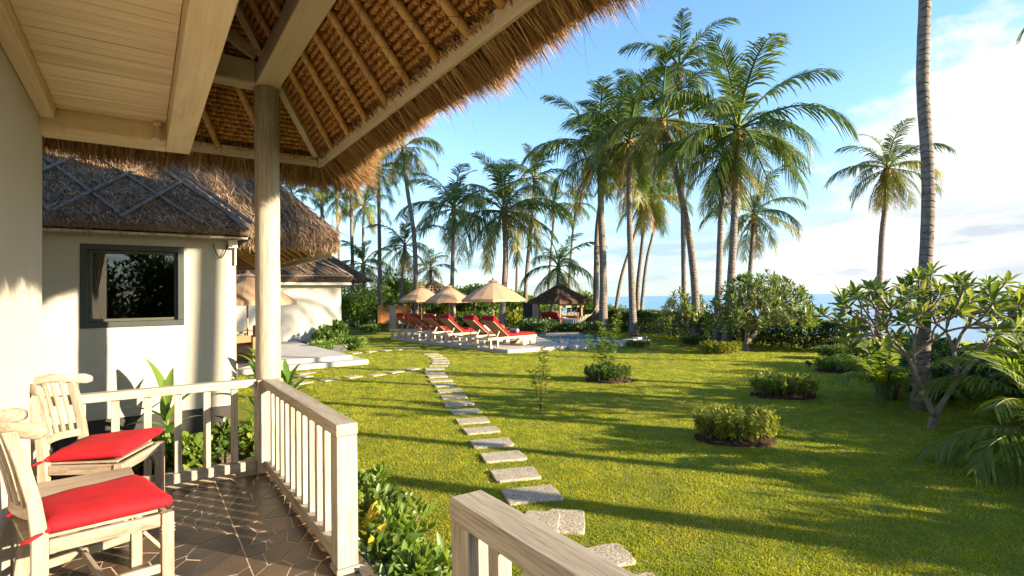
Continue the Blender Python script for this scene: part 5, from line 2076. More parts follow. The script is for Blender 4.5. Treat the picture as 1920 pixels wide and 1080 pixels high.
# palms standing to the right of the view whose long shadows cross the lawn
for i, (x, y, h, lab) in enumerate([
        (10.4, -2.6, 8.4, 'coconut palm right of the view casting the upper long lawn shadow'), (8.9, -3.2, 7.8, 'coconut palm right of the view casting the middle long lawn shadow'),
        (7.75, -3.9, 8.6, 'thick palm right of the view casting the broad shadow nearest the porch'),
        (14.5, -1.6, 8.8, 'coconut palm right of the view shading the lawn by the pool'), (17.6, 1.0, 8.5, 'coconut palm right of the view shading the far lawn')]):
    palm(lab, (x, y, LAWN), [(x, y, LAWN), (x + .25, y + .15, h * .4), (x + .2, y + .4, h * .8), (x + .1, y + .5, h)], (.10, .10, .17, .11, .11)[i], .11, 20, 3.0, 60 + i, group='coconut palms beyond the right edge')


# trees south of the porch; the dark window mirrors them
for i, (x, y, rx, h) in enumerate([(-1.8, -12.5, 1.9, 5.2), (.6, -14.0, 1.9, 6.0), (2.2, -19.5, 1.8, 5.0), (-3.6, -15.5, 2.4, 6.4)]):
    bush('garden_tree', ('dark tree mirrored at the left of the window', 'dark tree mirrored in the middle of the window', 'dark tree mirrored at the right of the window', 'dark tree behind the others mirrored in the window')[i],
         'tree', (x, y, LAWN), (rx, rx, h / 2 - .2), 5000, .24, LEAF_D, 800 + i, trunk=.5, group='trees behind the viewer mirrored in the window', lumps=14)


# ---- feather palm clumps (areca)
def areca(label, loc, n, flen, seed, mat=ARECA, azs=None, els=(78, 60, 45, 30, 12)):
    rr = random.Random(seed)
    o = tag(empty('feather_palm', loc), label, 'palm')
    for k in range(max(4, n // 3)):
        a = rr.uniform(0, 6.28)
        d = rr.uniform(.03, .16)
        MB().tube([(math.cos(a) * d, math.sin(a) * d, -.03), (math.cos(a) * d * 1.6, math.sin(a) * d * 1.6, flen * .26)], [.022, .014], 7).build('stem', BARKD, o, smooth=True)
    for k in range(n):
        e = rr.choice(els)
        a = (azs[k % len(azs)] if azs else rr.uniform(0, 6.28)) + rr.uniform(-.3, .3)
        ee = min(FROND_EL, key=lambda x: abs(x - e))
        f_ = link('frond', ARECA_F[(ee, rr.randrange(2))], o, (math.cos(a) * .08, math.sin(a) * .08, flen * rr.uniform(.10, .26)), a)
        f_.scale = (flen * rr.uniform(.75, 1.1),) * 3
    return o


ARECA_F = {(e_, s_): frond_mesh(e_, int(7000 + e_ * 3 + s_ * 19), ARECA, 34, wdt=.0135) for e_ in FROND_EL for s_ in range(2)}
areca('dark bushy feather palm in the shade left of the frangipani', onz(1662, 748), 26, 1.0, 41, els=(78, 65, 50, 35, 20))
b = onz(1990, 890)
areca('big bright feather palm arching in from the right frame edge', b, 22, 1.25, 42, els=(80, 68, 52, 36, 20, 6), azs=[R(90 + 34.8 + a) for a in (20, 45, 70, 95, 120, -20, 160)])
areca('second feather palm at the right edge behind the bright one', onz(1965, 812), 18, 1.5, 43, els=(80, 66, 52, 38))


# ---- frangipani trees
def grow(targets, base, r, lean=.5, min_seg=.12):
    """binary branching skeleton from base to all targets -> list of (p0, p1, p2, radius0, radius1), tips"""
    segs, tips = [], []

    def rec(pos, tg, din, depth_):
        c = tg.mean(0)
        if len(tg) == 1:
            d = tg[0] - pos
            mid = pos + d * .5 + np.array([0, 0, -.06 * np.linalg.norm(d)]) + din * .06
            segs.append((pos, mid, tg[0], .011 + .0035, .0105))
            tips.append((tg[0], unit(tg[0] - mid)))
            return
        nd = pos + (c - pos) * (.27 + .12 * r.random()) if depth_ else pos + (c - pos) * .10
        nd = nd + r.normal(0, .03, 3) * np.linalg.norm(c - pos)
        w0 = .0042 * len(tg) ** .5 + .0045
        mid = pos + (nd - pos) * .5 + din * np.linalg.norm(nd - pos) * .12
        segs.append((pos, mid, nd, w0 * 1.12, w0))
        d = nd - pos
        x = tg - nd
        x = x / (np.linalg.norm(x, axis=1, keepdims=True) + 1e-9)
        u, s_, vt = np.linalg.svd(x - x.mean(0))
        sc = (x - x.mean(0)) @ vt[0]
        med = np.median(sc)
        a = sc <= med
        if a.all() or (~a).all():
            a = np.arange(len(tg)) < len(tg) // 2
        rec(nd, tg[a], unit(d), depth_ + 1)
        rec(nd, tg[~a], unit(d), depth_ + 1)

    rec(base, targets, np.array([0, 0, 1.0]), 0)
    return segs, tips


def whorl_mesh(seed, L, mat, n=11, tmpl=LEAF8):
    r = np.random.default_rng(seed)
    a = np.arange(n) * 2.39996 + r.uniform(-.3, .3, n)
    q = np.linspace(0, 1, n)
    el_ = np.radians(68 - 74 * q ** .9 + r.normal(0, 9, n))
    D = np.stack([np.cos(a) * np.cos(el_), np.sin(a) * np.cos(el_), np.sin(el_)], 1)
    P = np.stack([np.cos(a) * .012, np.sin(a) * .012, .03 - q * .09], 1)
    U = np.tile(np.array([0, 0, 1.0]), (n, 1)) + r.normal(0, .12, (n, 3))
    ln = L * (.62 + .42 * np.sin(np.pi * np.clip(q * .8 + .15, 0, 1))) * r.uniform(.88, 1.1, n)
    return leaves(P, D, U, ln, ln * .34, tmpl)


def frangipani(label, base, tgt, L, seed, whorl_objects=False, nl=11, bend=.25, group=None):
    r = np.random.default_rng(seed)
    base = Vector(base)
    o = tag(empty('frangipani_tree', base), label, 'tree', group)
    T = np.array(tgt) - np.array(base)
    segs, tips = grow(T, np.array([0, 0, -.04]), r)
    mb = MB()
    for p0, p1, p2, w0, w1 in segs:
        P_ = [p0 * (1 - q) ** 2 + 2 * p1 * q * (1 - q) + p2 * q * q for q in np.linspace(0, 1, 5)]
        mb.tube([tuple(p) for p in P_], [w0 + (w1 - w0) * q for q in np.linspace(0, 1, 5)], 8)
    mb.build('trunk', BARKF, o, smooth=True)
    if whorl_objects:
        variants = []
        for k in range(8):
            vs, fs = whorl_mesh(seed * 10 + k, L, FRANGI, nl)
            variants.append(mesh_np('leaf_whorl', vs, fs, FRANGI))
        for i, (p, d) in enumerate(tips):
            w_ = link('leaf_whorl', variants[i % 8], o, tuple(p), 0)
            dv_ = Vector(unit(d * .5 + np.array([0, 0, .8]) + r.normal(0, .18, 3)))
            w_.rotation_euler = (Matrix.Rotation(r.uniform(0, 6.28), 3, 'Z')).to_euler()
            w_.rotation_euler = (dv_.to_track_quat('Z', 'Y') @ Matrix.Rotation(r.uniform(0, 6.28), 3, 'Z').to_quaternion()).to_euler()
            w_.scale = (r.uniform(.8, 1.15),) * 3
    else:
        VS, FQ, FT, bs = [], [], [], 0
        for i, (p, d) in enumerate(tips):
            vs, fs = whorl_mesh(seed * 1000 + i, L * r.uniform(.8, 1.15), FRANGI, nl, LEAF4)
            m3 = Vector(unit(d * .5 + np.array([0, 0, .8]) + r.normal(0, .2, 3))).to_track_quat('Z', 'Y').to_matrix()
            vs = vs @ np.array(m3).T + p
            VS.append(vs)
            FT.append(fs[-1] + bs)
            bs += len(vs)
        tag(link('foliage', mesh_np('foliage', np.concatenate(VS), [np.concatenate(FT)], FRANGI), o), kind='stuff')
    return o


def dome_targets(r, c, rad, n, zlo=.15, power=.5):
    """points in the outer shell of a flattened dome"""
    out = []
    while len(out) < n:
        a = r.uniform(0, 6.28)
        q = r.random() ** .5
        e = r.random() ** power
        z = math.sqrt(max(0, 1 - q * q)) * (zlo + (1 - zlo) * e)
        out.append((c[0] + rad[0] * q * math.cos(a), c[1] + rad[1] * q * math.sin(a), c[2] + rad[2] * z))
    return out


# nearest frangipani: tips spread where the photograph's crown spreads, some depth fore and aft
r = np.random.default_rng(12)
fb = onz(1745, 800)
fd = depth_of(fb)
T = []
tip_px = [(1563, 592), (1580, 575), (1600, 600), (1612, 555), (1625, 585), (1640, 545), (1655, 610), (1660, 570), (1680, 545), (1690, 590), (1700, 560), (1715, 535), (1720, 580), (1738, 530), (1745, 560), (1752, 600), (1765, 540),
          (1778, 570), (1790, 545), (1800, 590), (1812, 555), (1826, 535), (1835, 575), (1850, 600), (1858, 545), (1875, 570), (1885, 540), (1898, 590), (1908, 555), (1920, 600), (1930, 560), (1945, 585), (1960, 555), (1600, 630), (1640, 640),
          (1685, 635), (1870, 630), (1910, 625), (1570, 620), (1980, 600)]
for x, y in tip_px:
    for k in range(2 + (x % 3 == 0)):
        dd = fd + r.normal(.15, .55)
        p = at(x + r.normal(0, 14), y + r.normal(0, 13), max(fd - 1.0, dd))
        T.append(tuple(p))
frangipani('large frangipani with bare forked branches leaning over the shaded lawn', fb, T, .205, 15, True, 11)
fb2 = onz(1398, 657)
d2 = depth_of(fb2)
c2_ = at(1428, 610, d2)
T = dome_targets(r, (c2_.x, c2_.y, c2_.z - .12), (1.95, 1.5, 1.80), 420, .02, .75)
frangipani('round flowering frangipani behind the leaning palm trunk', fb2, T, .21, 16, False, 11)
p = at(1300, 640, 20.8)
c3_ = at(1283, 590, 20.8)
T = dome_targets(r, (c3_.x, c3_.y, c3_.z - .45), (1.2, .8, 1.4), 120, .0, .9)
frangipani('smaller open frangipani in front of the seaward hedge', (p.x, p.y, LAWN), T, .24, 17, False, 9)


# ---- clipped shrub beds on the lawn
def clipped_bed(label, px, py, rx, ry, h, seed, mat=LEAF_L, rot=None, leaf=.055, n=1700, soil=True):
    r = np.random.default_rng(seed)
    b_ = onz(px, py)
    o = tag(empty('clipped_shrub', b_, R(-34.8) if rot is None else rot), label, 'shrub', 'low clipped shrubs on the lawn')
    if soil:
        pts = [(rx * 1.01 * math.cos(a) * (1 + .05 * math.sin(a * 5 + seed)), ry * 1.05 * math.sin(a) * (1 + .06 * math.sin(a * 4 + seed))) for a in np.linspace(0, 2 * math.pi, 41)[:-1]]
        vs = [(x, y, .030) for x, y in pts] + [(x * .82, y * .82, .045) for x, y in pts] + [(0, 0, .05)]
        fs = [(k, (k + 1) % 40, 40 + (k + 1) % 40, 40 + k) for k in range(40)] + [(40 + k, 40 + (k + 1) % 40, 80) for k in range(40)]
        vs += [(x, y, -.03) for x, y in pts]
        fs += [(81 + k, 81 + (k + 1) % 40, (k + 1) % 40, k) for k in range(40)]
        MB().add(vs, fs).build('soil_bed', SOIL, o)
    # many upright shoots, leaves densest at the clipped top
    n = int(n * 1.9)
    h *= 1.04
    ns = int(300 * rx * ry / .2)
    a = r.uniform(0, 6.28, ns)
    q = r.random(ns) ** .5
    X, Y = rx * q * np.cos(a), ry * q * np.sin(a)
    H = h * r.uniform(.74, 1.16, ns) * (1 - .10 * q ** 4)
    k = r.integers(0, ns, n)
    t_ = r.random(n) ** .55
    P = np.stack([X[k] * (1 + .05 * t_), Y[k] * (1 + .05 * t_), H[k] * (.12 + .86 * t_)], 1) + r.normal(0, .012, (n, 3))
    az = r.uniform(0, 6.28, n)
    D = np.stack([np.cos(az), np.sin(az), r.uniform(.25, 1.6, n)], 1)
    vs, fs = leaves(P, D, np.tile([0, 0, 1.0], (n, 1)) + r.normal(0, .3, (n, 3)), r.uniform(.7, 1.2, n) * leaf, r.uniform(.7, 1.2, n) * leaf * .52, LEAF4)
    tag(link('foliage', mesh_np('foliage', vs, fs, mat), o), kind='stuff')
    st = np.stack([X * .9, Y * .9, np.full(ns, .02)], 1)
    vs, fs = strands(st, unit(np.stack([X * .1, Y * .1, np.full(ns, .4)], 1) + r.normal(0, .05, (ns, 3))), H * .92, np.full(ns, .010), np.zeros(ns), seed=seed, seg=2)
    tag(link('stems', mesh_np('stems', vs, fs, BARKD), o), kind='stuff')
    return o


clipped_bed('nearest clipped shrub, an oval bed in front of the shade', 1380, 822, .47, .34, .30, 301, LEAF_Y, n=3800, leaf=.05)
clipped_bed('clipped shrub in an oval bed with its top catching sun, second from the porch', 1470, 741, .53, .38, .31, 302, LEAF_Y, n=3400, leaf=.052)
clipped_bed('clipped dark shrub with a sapling growing out of it', 1140, 713, .46, .38, .27, 303, LEAF_M, n=2800, leaf=.05)
clipped_bed('shaded clipped shrub beside the garden spotlight', 1570, 695, .46, .34, .26, 304, LEAF_L, n=2200, leaf=.06)
clipped_bed('clipped shrub skirting the leaning palm trunk', 1350, 662, .62, .40, .30, 305, LEAF_Y, n=2400, leaf=.065, soil=False)
clipped_bed('small clipped shrub by the bowed palm trunk', 1301, 646, .46, .36, .26, 306, LEAF_M, n=1600, leaf=.065, soil=False)
clipped_bed('farthest clipped shrub at the end of the dark hedge', 1570, 672, .50, .36, .30, 307, LEAF_M, n=1600, leaf=.065, soil=False)
clipped_bed('little clipped shrub against the grey pool wall', 1196, 651, .40, .30, .20, 308, LEAF_L, n=1200, leaf=.06, soil=False)
# crumbled soil beside the dark shrub
p = onz(1186, 717)
tag(bush('soil_heap', 'small heap of dug brown soil beside the dark clipped shrub', 'soil heap', (p.x, p.y, LAWN), (.14, .12, .05), 150, .03, SOIL, 61, stems=1, lumps=4))


def sapling(label, b_, stems, mat, seed, leaf=.09, group=None):
    r = np.random.default_rng(seed)
    o = tag(empty('sapling', b_), label, 'sapling', group)
    mb = MB()
    P, D = [], []
    for (dx, dy, h, nl) in stems:
        pts = [Vector((dx * q + .02 * math.sin(q * 7 + seed), dy * q, h * q)) for q in np.linspace(0, 1, 9)]
        mb.tube(pts, [.011 * (1 - .75 * q) for q in np.linspace(0, 1, 9)], 6)
        for k in range(nl):
            q = r.uniform(.12, 1) ** .8
            i = min(int(q * 8), 7)
            c = pts[i].lerp(pts[i + 1], q * 8 - i)
            a = r.uniform(0, 6.28)
            off = r.uniform(.0, .10) * (1.1 - q * .7)
            P.append((c.x + math.cos(a) * off, c.y + math.sin(a) * off, c.z + off * .4))
            D.append((math.cos(a), math.sin(a), r.uniform(-.2, .9)))
    mb.build('stem', BARKD, o, smooth=True)
    n = len(P)
    vs, fs = leaves(np.array(P), np.array(D), np.tile([0, 0, 1.0], (n, 1)) + r.normal(0, .3, (n, 3)), r.uniform(.6, 1.2, n) * leaf, r.uniform(.6, 1.2, n) * leaf * .45)
    tag(link('foliage', mesh_np('foliage', vs, fs, mat), o), kind='stuff')
    return o


sapling('leggy sapling with two thin stems rising from the dark clipped shrub', onz(1140, 713), [(-.16, .05, 1.22, 230), (.22, -.12, 1.42, 260), (-.40, .2, .95, 100), (.05, .1, .8, 90)], LEAF_L, 71, .10)
sapling('thin yellow green sapling alone on the lawn', onz(1014, 768), [(.05, -.05, .98, 190), (-.10, .1, .62, 60)], LEAF_Y, 72, .085)
sapling('tiny pale seedling on the lawn left of the thin sapling', onz(957, 720), [(.04, .0, .14, 8), (-.08, .02, .10, 6)], LEAF_Y, 73, .08)


# ---- hedges
def hedge(label, a, b, h, w_, n, seed, mat):
    r = np.random.default_rng(seed)
    a, b = Vector((a[0], a[1], LAWN)), Vector((b[0], b[1], LAWN))
    o = tag(empty('hedge', a), label, 'hedge', 'clipped hedges closing the garden')
    d = b - a
    L = d.length
    d.normalize()
    nn = Vector((-d.y, d.x, 0))
    t_ = r.uniform(0, L, n)
    q = r.random(n)
    u = np.where(q < .42, r.uniform(-w_, w_, n), np.sign(r.normal(size=n)) * w_ * r.uniform(.45, 1.05, n))
    z = np.where(q < .42, h * r.uniform(.86, 1.06, n), h * (.02 + 1.0 * r.random(n) ** .95))
    z *= 1 + .04 * np.sin(t_ * 2.1) + .03 * np.sin(t_ * 5.3)
    P = np.array(d)[None] * t_[:, None] + np.array(nn)[None] * u[:, None]
    P[:, 2] = z
    D = unit(r.normal(size=(n, 3)) + np.array([0, 0, .7]) + np.array(nn)[None] * np.sign(u)[:, None] * .6)
    s_ = r.uniform(.06, .11, n)
    vs, fs = leaves(P, D, unit(r.normal(size=(n, 3)) * .6 + np.array([0, 0, 1.0])), s_, s_ * .55, LEAF2)
    tag(link('foliage', mesh_np('foliage', vs, fs, mat), o), kind='stuff')
    mb = MB()
    k = 0.0
    while k < L:
        p = d * k + nn * r.uniform(-.6, .6) * w_
        for j in range(3):
            e = p + d * r.uniform(-.22, .22) + nn * r.uniform(-.2, .2)
            mb.tube([p, (p + e) / 2 + Vector((0, 0, h * .42)), e + Vector((0, 0, h * .85))], [.016, .011, .005], 5)
        k += r.uniform(.16, .26)
    tag(mb.build('stems', BARKD, o), kind='stuff')
    return o


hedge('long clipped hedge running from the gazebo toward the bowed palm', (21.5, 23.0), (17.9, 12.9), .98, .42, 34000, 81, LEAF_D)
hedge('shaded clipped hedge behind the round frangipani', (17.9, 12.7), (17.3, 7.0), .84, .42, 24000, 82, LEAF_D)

# ---- trees and shrubs behind the pool
BG = 'garden trees behind the pool'
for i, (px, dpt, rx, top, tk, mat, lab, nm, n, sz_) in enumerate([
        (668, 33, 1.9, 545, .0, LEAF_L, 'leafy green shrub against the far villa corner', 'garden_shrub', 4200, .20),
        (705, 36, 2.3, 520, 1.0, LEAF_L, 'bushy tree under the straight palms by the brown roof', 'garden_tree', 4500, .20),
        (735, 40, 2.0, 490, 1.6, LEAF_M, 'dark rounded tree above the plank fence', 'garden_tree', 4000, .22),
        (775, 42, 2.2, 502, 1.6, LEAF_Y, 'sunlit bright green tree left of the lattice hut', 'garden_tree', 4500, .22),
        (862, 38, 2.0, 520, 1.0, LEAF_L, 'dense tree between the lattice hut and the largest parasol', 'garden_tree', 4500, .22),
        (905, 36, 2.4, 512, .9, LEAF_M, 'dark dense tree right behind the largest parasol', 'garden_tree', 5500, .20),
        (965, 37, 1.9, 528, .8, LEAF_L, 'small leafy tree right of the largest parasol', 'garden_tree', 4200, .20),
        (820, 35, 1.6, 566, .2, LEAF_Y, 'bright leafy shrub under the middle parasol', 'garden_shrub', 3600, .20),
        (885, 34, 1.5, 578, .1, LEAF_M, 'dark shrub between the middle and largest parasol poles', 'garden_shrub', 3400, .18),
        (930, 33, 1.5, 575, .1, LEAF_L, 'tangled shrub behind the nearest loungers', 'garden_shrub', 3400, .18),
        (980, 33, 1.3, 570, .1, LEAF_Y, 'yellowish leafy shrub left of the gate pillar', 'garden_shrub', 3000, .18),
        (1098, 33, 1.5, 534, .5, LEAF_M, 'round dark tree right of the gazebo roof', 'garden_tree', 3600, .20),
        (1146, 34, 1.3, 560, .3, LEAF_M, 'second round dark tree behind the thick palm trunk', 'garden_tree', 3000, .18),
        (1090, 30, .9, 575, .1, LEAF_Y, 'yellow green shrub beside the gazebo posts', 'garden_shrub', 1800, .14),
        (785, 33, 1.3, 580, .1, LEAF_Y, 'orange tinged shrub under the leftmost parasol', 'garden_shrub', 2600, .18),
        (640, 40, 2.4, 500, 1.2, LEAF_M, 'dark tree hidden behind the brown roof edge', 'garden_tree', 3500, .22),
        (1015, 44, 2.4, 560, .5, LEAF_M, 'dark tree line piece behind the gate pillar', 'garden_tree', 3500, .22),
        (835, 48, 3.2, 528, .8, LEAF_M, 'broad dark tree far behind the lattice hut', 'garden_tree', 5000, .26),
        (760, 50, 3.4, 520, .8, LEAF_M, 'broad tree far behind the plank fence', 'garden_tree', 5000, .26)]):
    b_ = at(px, 600, dpt)
    ztop = at(px, top, dpt).z - LAWN
    rz_ = (ztop - tk) / 2 if tk else ztop / 1.85
    bush(nm, lab, 'tree' if nm == 'garden_tree' else 'shrub', (b_.x, b_.y, LAWN), (rx, rx * .9, max(.5, rz_)), n, sz_, mat, 400 + i, trunk=tk if tk else None, group=BG, wid=.5, lumps=14)

# low planting under the gazebo, by the path and beside the terrace
for i, (px, dpt, rx, h, mat, lab, n, sz_) in enumerate([
        (1075, 26.0, 1.3, .70, LEAF_D, 'dark low shrub beneath the hammock', 2200, .14), (1012, 25.5, 1.2, .75, LEAF_D, 'dark low shrub left of the young palm', 2200, .14),
        (610, 18.6, .72, .36, LEAF_L, 'bright leafy shrub at the white villa wall', 2000, .11), (655, 19.0, .85, .38, LEAF_L, 'bright leafy shrub at the end of the terrace', 2400, .11),
        (632, 20.4, .55, .85, LEAF_M, 'taller pointed shrub against the white villa wall', 1200, .18), (605, 19.8, .42, .70, LEAF_M, 'spiky green plant beside the planter wall', 800, .18),
        (975, 25.5, .8, .40, LEAF_L, 'small grassy shrub behind the largest parasol pole', 1400, .12), (700, 29.5, 1.1, .40, LEAF_M, 'low shrub in front of the plank fence', 1500, .13)]):
    b_ = at(px, 640, dpt)
    bush('low_shrub', lab, 'shrub', (b_.x, b_.y, LAWN), (rx, rx * .8, h * .6), n, sz_, mat, 500 + i, group='low shrubs around the pool garden', up=.8)

# shrub border on the seaward side, in the shade of the palms
BORD = 'seaward border shrubs'
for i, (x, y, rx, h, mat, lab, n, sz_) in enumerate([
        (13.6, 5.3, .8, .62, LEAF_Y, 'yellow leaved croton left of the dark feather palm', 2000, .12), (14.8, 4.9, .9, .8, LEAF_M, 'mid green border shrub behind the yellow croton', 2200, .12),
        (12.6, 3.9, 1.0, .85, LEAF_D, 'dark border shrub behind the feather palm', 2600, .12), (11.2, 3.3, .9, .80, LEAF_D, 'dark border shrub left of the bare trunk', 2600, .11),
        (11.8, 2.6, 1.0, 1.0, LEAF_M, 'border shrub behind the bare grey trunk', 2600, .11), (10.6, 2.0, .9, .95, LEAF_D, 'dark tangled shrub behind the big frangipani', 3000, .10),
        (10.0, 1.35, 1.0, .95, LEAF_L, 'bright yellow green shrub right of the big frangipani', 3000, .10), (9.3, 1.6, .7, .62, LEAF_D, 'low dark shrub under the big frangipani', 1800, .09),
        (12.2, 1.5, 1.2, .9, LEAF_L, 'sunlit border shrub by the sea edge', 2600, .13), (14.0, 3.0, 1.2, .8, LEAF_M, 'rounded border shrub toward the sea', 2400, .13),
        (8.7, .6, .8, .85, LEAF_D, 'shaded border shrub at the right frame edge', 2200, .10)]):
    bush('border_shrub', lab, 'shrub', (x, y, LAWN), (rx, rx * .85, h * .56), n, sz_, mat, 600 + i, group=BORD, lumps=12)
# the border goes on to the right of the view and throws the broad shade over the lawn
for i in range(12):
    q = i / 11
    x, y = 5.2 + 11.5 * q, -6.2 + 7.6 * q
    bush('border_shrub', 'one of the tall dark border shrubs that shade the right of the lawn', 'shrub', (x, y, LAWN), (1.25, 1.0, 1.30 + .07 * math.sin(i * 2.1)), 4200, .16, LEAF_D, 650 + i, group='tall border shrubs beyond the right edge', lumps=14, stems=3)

# ---- planting beside the porch
FL_ = 'leafy shrubs at the porch edge'
for i, (px, py, h, rx, mat, lab, n, sz_) in enumerate([
        (752, 1010, .40, .26, LEAF_L, 'green leafy shrub at the foot of the thick railing post', 420, .085), (710, 1070, .34, .22, LEAF_M, 'dark leaved shrub tight against the porch edge', 300, .085),
        (800, 1085, .34, .26, LEAF_L, 'bright pointed leaf shrub nearest the steps', 380, .085), (720, 950, .38, .22, LEAF_M, 'mid green shrub behind the thick railing post', 320, .08),
        (690, 905, .34, .18, LEAF_L, 'small light green shrub farthest along the railing', 220, .08), (765, 1110, .30, .25, LEAF_M, 'low shrub at the lower frame edge by the steps', 300, .085)]):
    bush('leafy_shrub', lab, 'shrub', onz(px, py + 42), (rx, rx, h * .55), n, sz_, mat, 700 + i, group=FL_, tmpl=LEAF8, wid=.46, up=.9, stems=7)
for i, (px, py) in enumerate([(694, 1040), (712, 1105)]):
    bush('croton', ('yellow croton leaves against the thick railing post', 'lower yellow croton leaves by the dark edge stone')[i], 'shrub', onz(px, py), (.09, .09, .20), 16, .11, CROTON, 720 + i, group=FL_, tmpl=LEAF8, wid=.45, up=1.2, stems=3, lumps=3)

# soil bed between the two houses
bedz = LAWN
bed = tag(MB().box((-2.2, 6.15, LAWN - .1), (1.45, NY - .002, LAWN + .035)).build('soil_bed', SOIL), 'dark soil bed between the porch and the plastered wall', None, kind='structure')
for i, (x, y, h, rx, mat, lab, n, sz_) in enumerate([
        (.05, 6.60, .40, .26, LEAF_L, 'round leaved bedding shrub behind the farther red cushion', 300, .085), (.42, 6.45, .42, .24, LEAF_L, 'round leaved bedding shrub under the tall broad leaved plant', 300, .085),
        (.74, 6.50, .44, .24, LEAF_M, 'round leaved bedding shrub third along the wall', 300, .085), (1.02, 6.42, .46, .22, LEAF_L, 'round leaved bedding shrub beside the column pedestal', 280, .085),
        (-.40, 6.7, .34, .26, LEAF_M, 'bedding shrub glimpsed behind the farther chair back', 220, .085), (.25, 6.85, .36, .2, LEAF_D, 'dark bedding shrub close to the plinth', 200, .085)]):
    bush('bedding_shrub', lab, 'shrub', (x, y, LAWN + .03), (rx, rx * .8, h * .55), n, sz_, mat, 740 + i, group='round leaved shrubs in the soil bed', tmpl=LEAF8, wid=.75, up=.8, stems=6)


def broad_plant(label, loc, specs, L, W, seed, mat=LEAF_B, stem_h=.5):
    """upright plant of a few big blades; specs: (azimuth deg, elevation deg, height on stem, scale)"""
    r = np.random.default_rng(seed)
    o = tag(empty('broad_leaved_plant', loc), label, 'plant')
    MB().tube([(0, 0, -.02), (.01, .01, stem_h * .5), (0, .02, stem_h)], [.022, .018, .010], 8).build('stem', simple('green_stem', (.09, .14, .03), .5), o, smooth=True)
    n = 9
    for az, e0, hz, sc in specs:
        vs, fs = [], []
        p = np.array([0, 0, 0.0])
        e = R(e0)
        for k in range(n + 1):
            q = k / n
            wd = W * math.sin(math.pi * min(1, (q * .93 + .04)) ** .8) * .5 + .003
            nrm_ = np.array([-math.sin(e), 0, math.cos(e)])
            vs += [tuple(p + np.array([0, wd, 0]) + nrm_ * wd * .35), tuple(p), tuple(p + np.array([0, -wd, 0]) + nrm_ * wd * .35)]
            p = p + np.array([math.cos(e), 0, math.sin(e)]) * (L / n)
            e -= R(52) * (q ** 1.4) / n * 3.0 * (1 - e0 / 150)
        for k in range(n):
            for j in range(2):
                a = 3 * k + j
                fs.append((a, a + 1, a + 4, a + 3))
        f_ = MB().add(vs, fs).build('leaf', mat, o, smooth=True)
        f_.location = (0, 0, hz)
        f_.rotation_euler = (0, 0, R(az))
        f_.scale = (sc,) * 3
    return o


broad_plant('tall plant with long upright glossy blades against the plastered wall', (.22, 6.72, LAWN + .03),
            [(150, 74, .62, 1.35), (60, 80, .60, 1.05), (10, 48, .52, 1.0), (200, 35, .50, 1.0), (-40, 55, .48, .95), (100, 60, .44, .9), (-10, 30, .38, .85), (170, 18, .42, .9), (-70, 40, .34, .8)], .42, .105, 31, stem_h=.62)
r = np.random.default_rng(91)
for i, (x, y, lab, hh) in enumerate([(1.16, 6.95, 'leafy ginger clump filling the gap left of the column', .95), (1.42, 6.75, 'ginger clump half hidden by the column', .8), (1.30, 7.5, 'taller ginger clump behind the wall corner', 1.05)]):
    broad_plant(lab, (x, y, LAWN), [(r.uniform(0, 360), r.uniform(30, 82), hh * r.uniform(.25, 1.0), r.uniform(.75, 1.1)) for k in range(22)], .36, .075, 92 + i, stem_h=hh)
p = onz(508, 735)
broad_plant('single strappy plant whose leaf points out right of the column', (1.62, 6.30, LAWN), [(8, 30, .22, 1.15), (80, 60, .25, 1.0), (150, 50, .2, .9), (220, 40, .2, .9), (300, 35, .18, .8), (-25, 62, .25, 1.0)], .44, .075, 95, stem_h=.28)

# leaves fallen on the lawn
rf_ = np.random.default_rng(44)
n = 90
fx, fy = rf_.uniform(3.5, 15, n), rf_.uniform(1.2, 14, n)
ok = (fy > fx * .22) & (fx + fy > 7)
fx, fy = fx[ok], fy[ok]
n = len(fx)
az = rf_.uniform(0, 6.28, n)
vs, fs = leaves(np.stack([fx, fy, np.full(n, LAWN + .03)], 1), np.stack([np.cos(az), np.sin(az), rf_.uniform(-.05, .25, n)], 1), np.tile([0, 0, 1.0], (n, 1)) + rf_.normal(0, .25, (n, 3)), rf_.uniform(.05, .13, n), rf_.uniform(.02, .05, n), LEAF8)
tag(link('fallen_leaves', mesh_np('fallen_leaves', vs, fs, PALMDRY)), 'dry leaves scattered over the lawn', 'leaves', kind='stuff')

# ---- lawn grass: tufts of blades, larger and sparser with distance
rt = np.random.default_rng(5)
nb = 26
a = rt.uniform(0, 6.28, nb)
rad_ = rt.random(nb) ** .5 * .05
st = np.stack([np.cos(a) * rad_, np.sin(a) * rad_, np.full(nb, -.008)], 1)
az = rt.uniform(0, 6.28, nb)
lean = rt.uniform(.15, 1.0, nb)
vs, fs = strands(st, unit(np.stack([np.cos(az) * lean, np.sin(az) * lean, np.ones(nb)], 1)), rt.uniform(.012, .027, nb), rt.uniform(.0035, .0060, nb), rt.uniform(0, .005, nb), seed=8, seg=2)
tuft_me = mesh_np('grass_tuft', vs, fs, GRASSM)
tuft = bpy.data.objects.new('grass_tuft', tuft_me)

N = 900000
cand = np.stack([rt.uniform(-.5, 24, N), rt.uniform(-6, 30, N)], 1)
dist = np.hypot(cand[:, 0], cand[:, 1])
ang_ = np.degrees(np.arctan2(cand[:, 0], cand[:, 1]))          # from +Y toward +X
area = 24.5 * 36
base_d = N / area
want = 820 * np.minimum(1, (3.6 / np.maximum(dist, .5)) ** 1.55)
keep = rt.random(N) < want / base_d
keep &= (ang_ > 2) & (ang_ < 92) & (dist < 27)
X, Y = cand[:, 0], cand[:, 1]
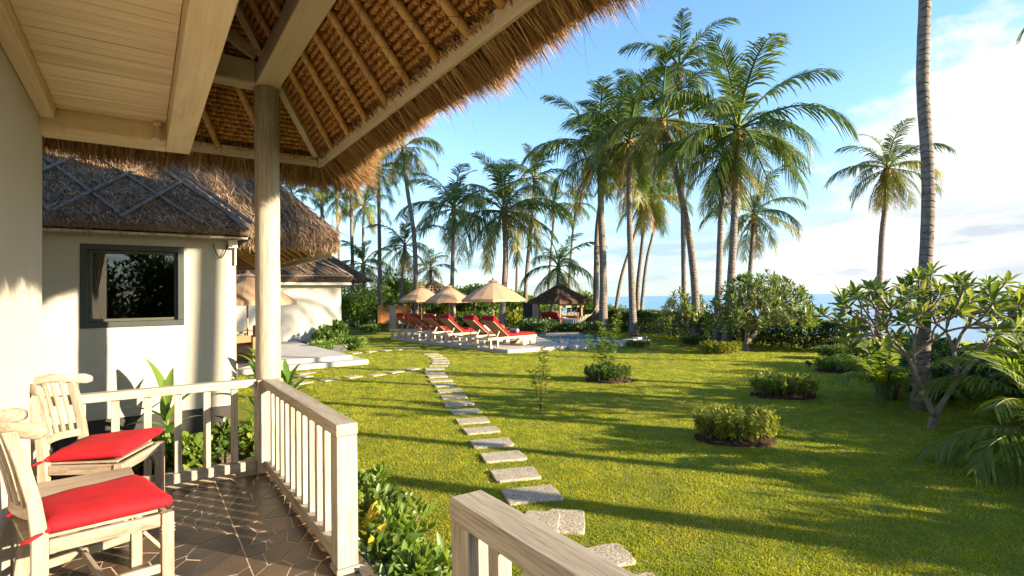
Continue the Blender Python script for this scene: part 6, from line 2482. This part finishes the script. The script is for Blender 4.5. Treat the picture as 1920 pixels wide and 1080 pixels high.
# not on the porch, beds, pavers, deck, pool, terrace, houses
keep &= ~((X < PX1 + .07) & (Y < PY1 + .07))
keep &= ~((X < 1.46) & (Y > 6.12))
keep &= ~((X < 5.15) & (Y > 14.36)) & ~((X < 5.92) & (Y > 18.5)) & ~((X < 6.6) & (Y > 21.4))


def in_poly(poly):
    ins = np.zeros(N, bool)
    k = len(poly)
    for i in range(k):
        x0, y0 = poly[i][0], poly[i][1]
        x1, y1 = poly[(i + 1) % k][0], poly[(i + 1) % k][1]
        c = ((y0 > Y) != (y1 > Y)) & (X < (x1 - x0) * (Y - y0) / ((y1 - y0) + 1e-12) + x0)
        ins ^= c
    return ins


keep &= ~in_poly(dk) & ~in_poly(wq)
for (x, y, hx, hy, an) in PAVERS:
    dx, dy = X - x, Y - y
    u = dx * math.cos(an) + dy * math.sin(an)
    v_ = -dx * math.sin(an) + dy * math.cos(an)
    keep &= ~((np.abs(u) < hx - .032) & (np.abs(v_) < hy - .032))
for (px, py, rx, ry) in ((1380, 822, .47, .34), (1470, 741, .53, .38), (1140, 713, .46, .38), (1570, 695, .46, .34)):
    b_ = onz(px, py)
    c_, s_ = math.cos(R(-34.8)), math.sin(R(-34.8))
    u = (X - b_.x) * c_ + (Y - b_.y) * s_
    v_ = -(X - b_.x) * s_ + (Y - b_.y) * c_
    keep &= (u / (rx * 1.0)) ** 2 + (v_ / (ry * 1.04)) ** 2 > 1
pts = cand[keep]
dd = dist[keep]
print('grass tufts', len(pts))
gm = bpy.data.meshes.new('lawn_grass')
gm.vertices.add(len(pts))
gm.vertices.foreach_set('co', np.column_stack([pts, np.full(len(pts), LAWN - .010)]).astype(np.float32).ravel())
at_ = gm.attributes.new('size', 'FLOAT', 'POINT')
at_.data.foreach_set('value', (np.clip((dd / 3.6) ** .5, .9, 2.1) * rt.uniform(.8, 1.25, len(pts))).astype(np.float32))
gm.materials.append(GRASSM)
go = tag(link('lawn_grass', gm), 'short yellow green grass blades covering the lawn', 'grass', kind='stuff')
ng = bpy.data.node_groups.new('grass_on_points', 'GeometryNodeTree')
ng.interface.new_socket('Geometry', in_out='INPUT', socket_type='NodeSocketGeometry')
ng.interface.new_socket('Geometry', in_out='OUTPUT', socket_type='NodeSocketGeometry')
gi, go_ = ng.nodes.new('NodeGroupInput'), ng.nodes.new('NodeGroupOutput')
iop = ng.nodes.new('GeometryNodeInstanceOnPoints')
oi = ng.nodes.new('GeometryNodeObjectInfo')
oi.inputs['Object'].default_value = tuft
rv = ng.nodes.new('FunctionNodeRandomValue')
rv.data_type = 'FLOAT_VECTOR'
rv.inputs[0].default_value = (-.12, -.12, 0)
rv.inputs[1].default_value = (.12, .12, 6.283)
na = ng.nodes.new('GeometryNodeInputNamedAttribute')
na.data_type = 'FLOAT'
na.inputs[0].default_value = 'size'
L_ = ng.links
L_.new(gi.outputs[0], iop.inputs['Points'])
L_.new(oi.outputs['Geometry'], iop.inputs['Instance'])
L_.new(rv.outputs[0], iop.inputs['Rotation'])
L_.new(na.outputs[0], iop.inputs['Scale'])
L_.new(iop.outputs[0], go_.inputs[0])
md = go.modifiers.new('grass', 'NODES')
md.node_group = ng
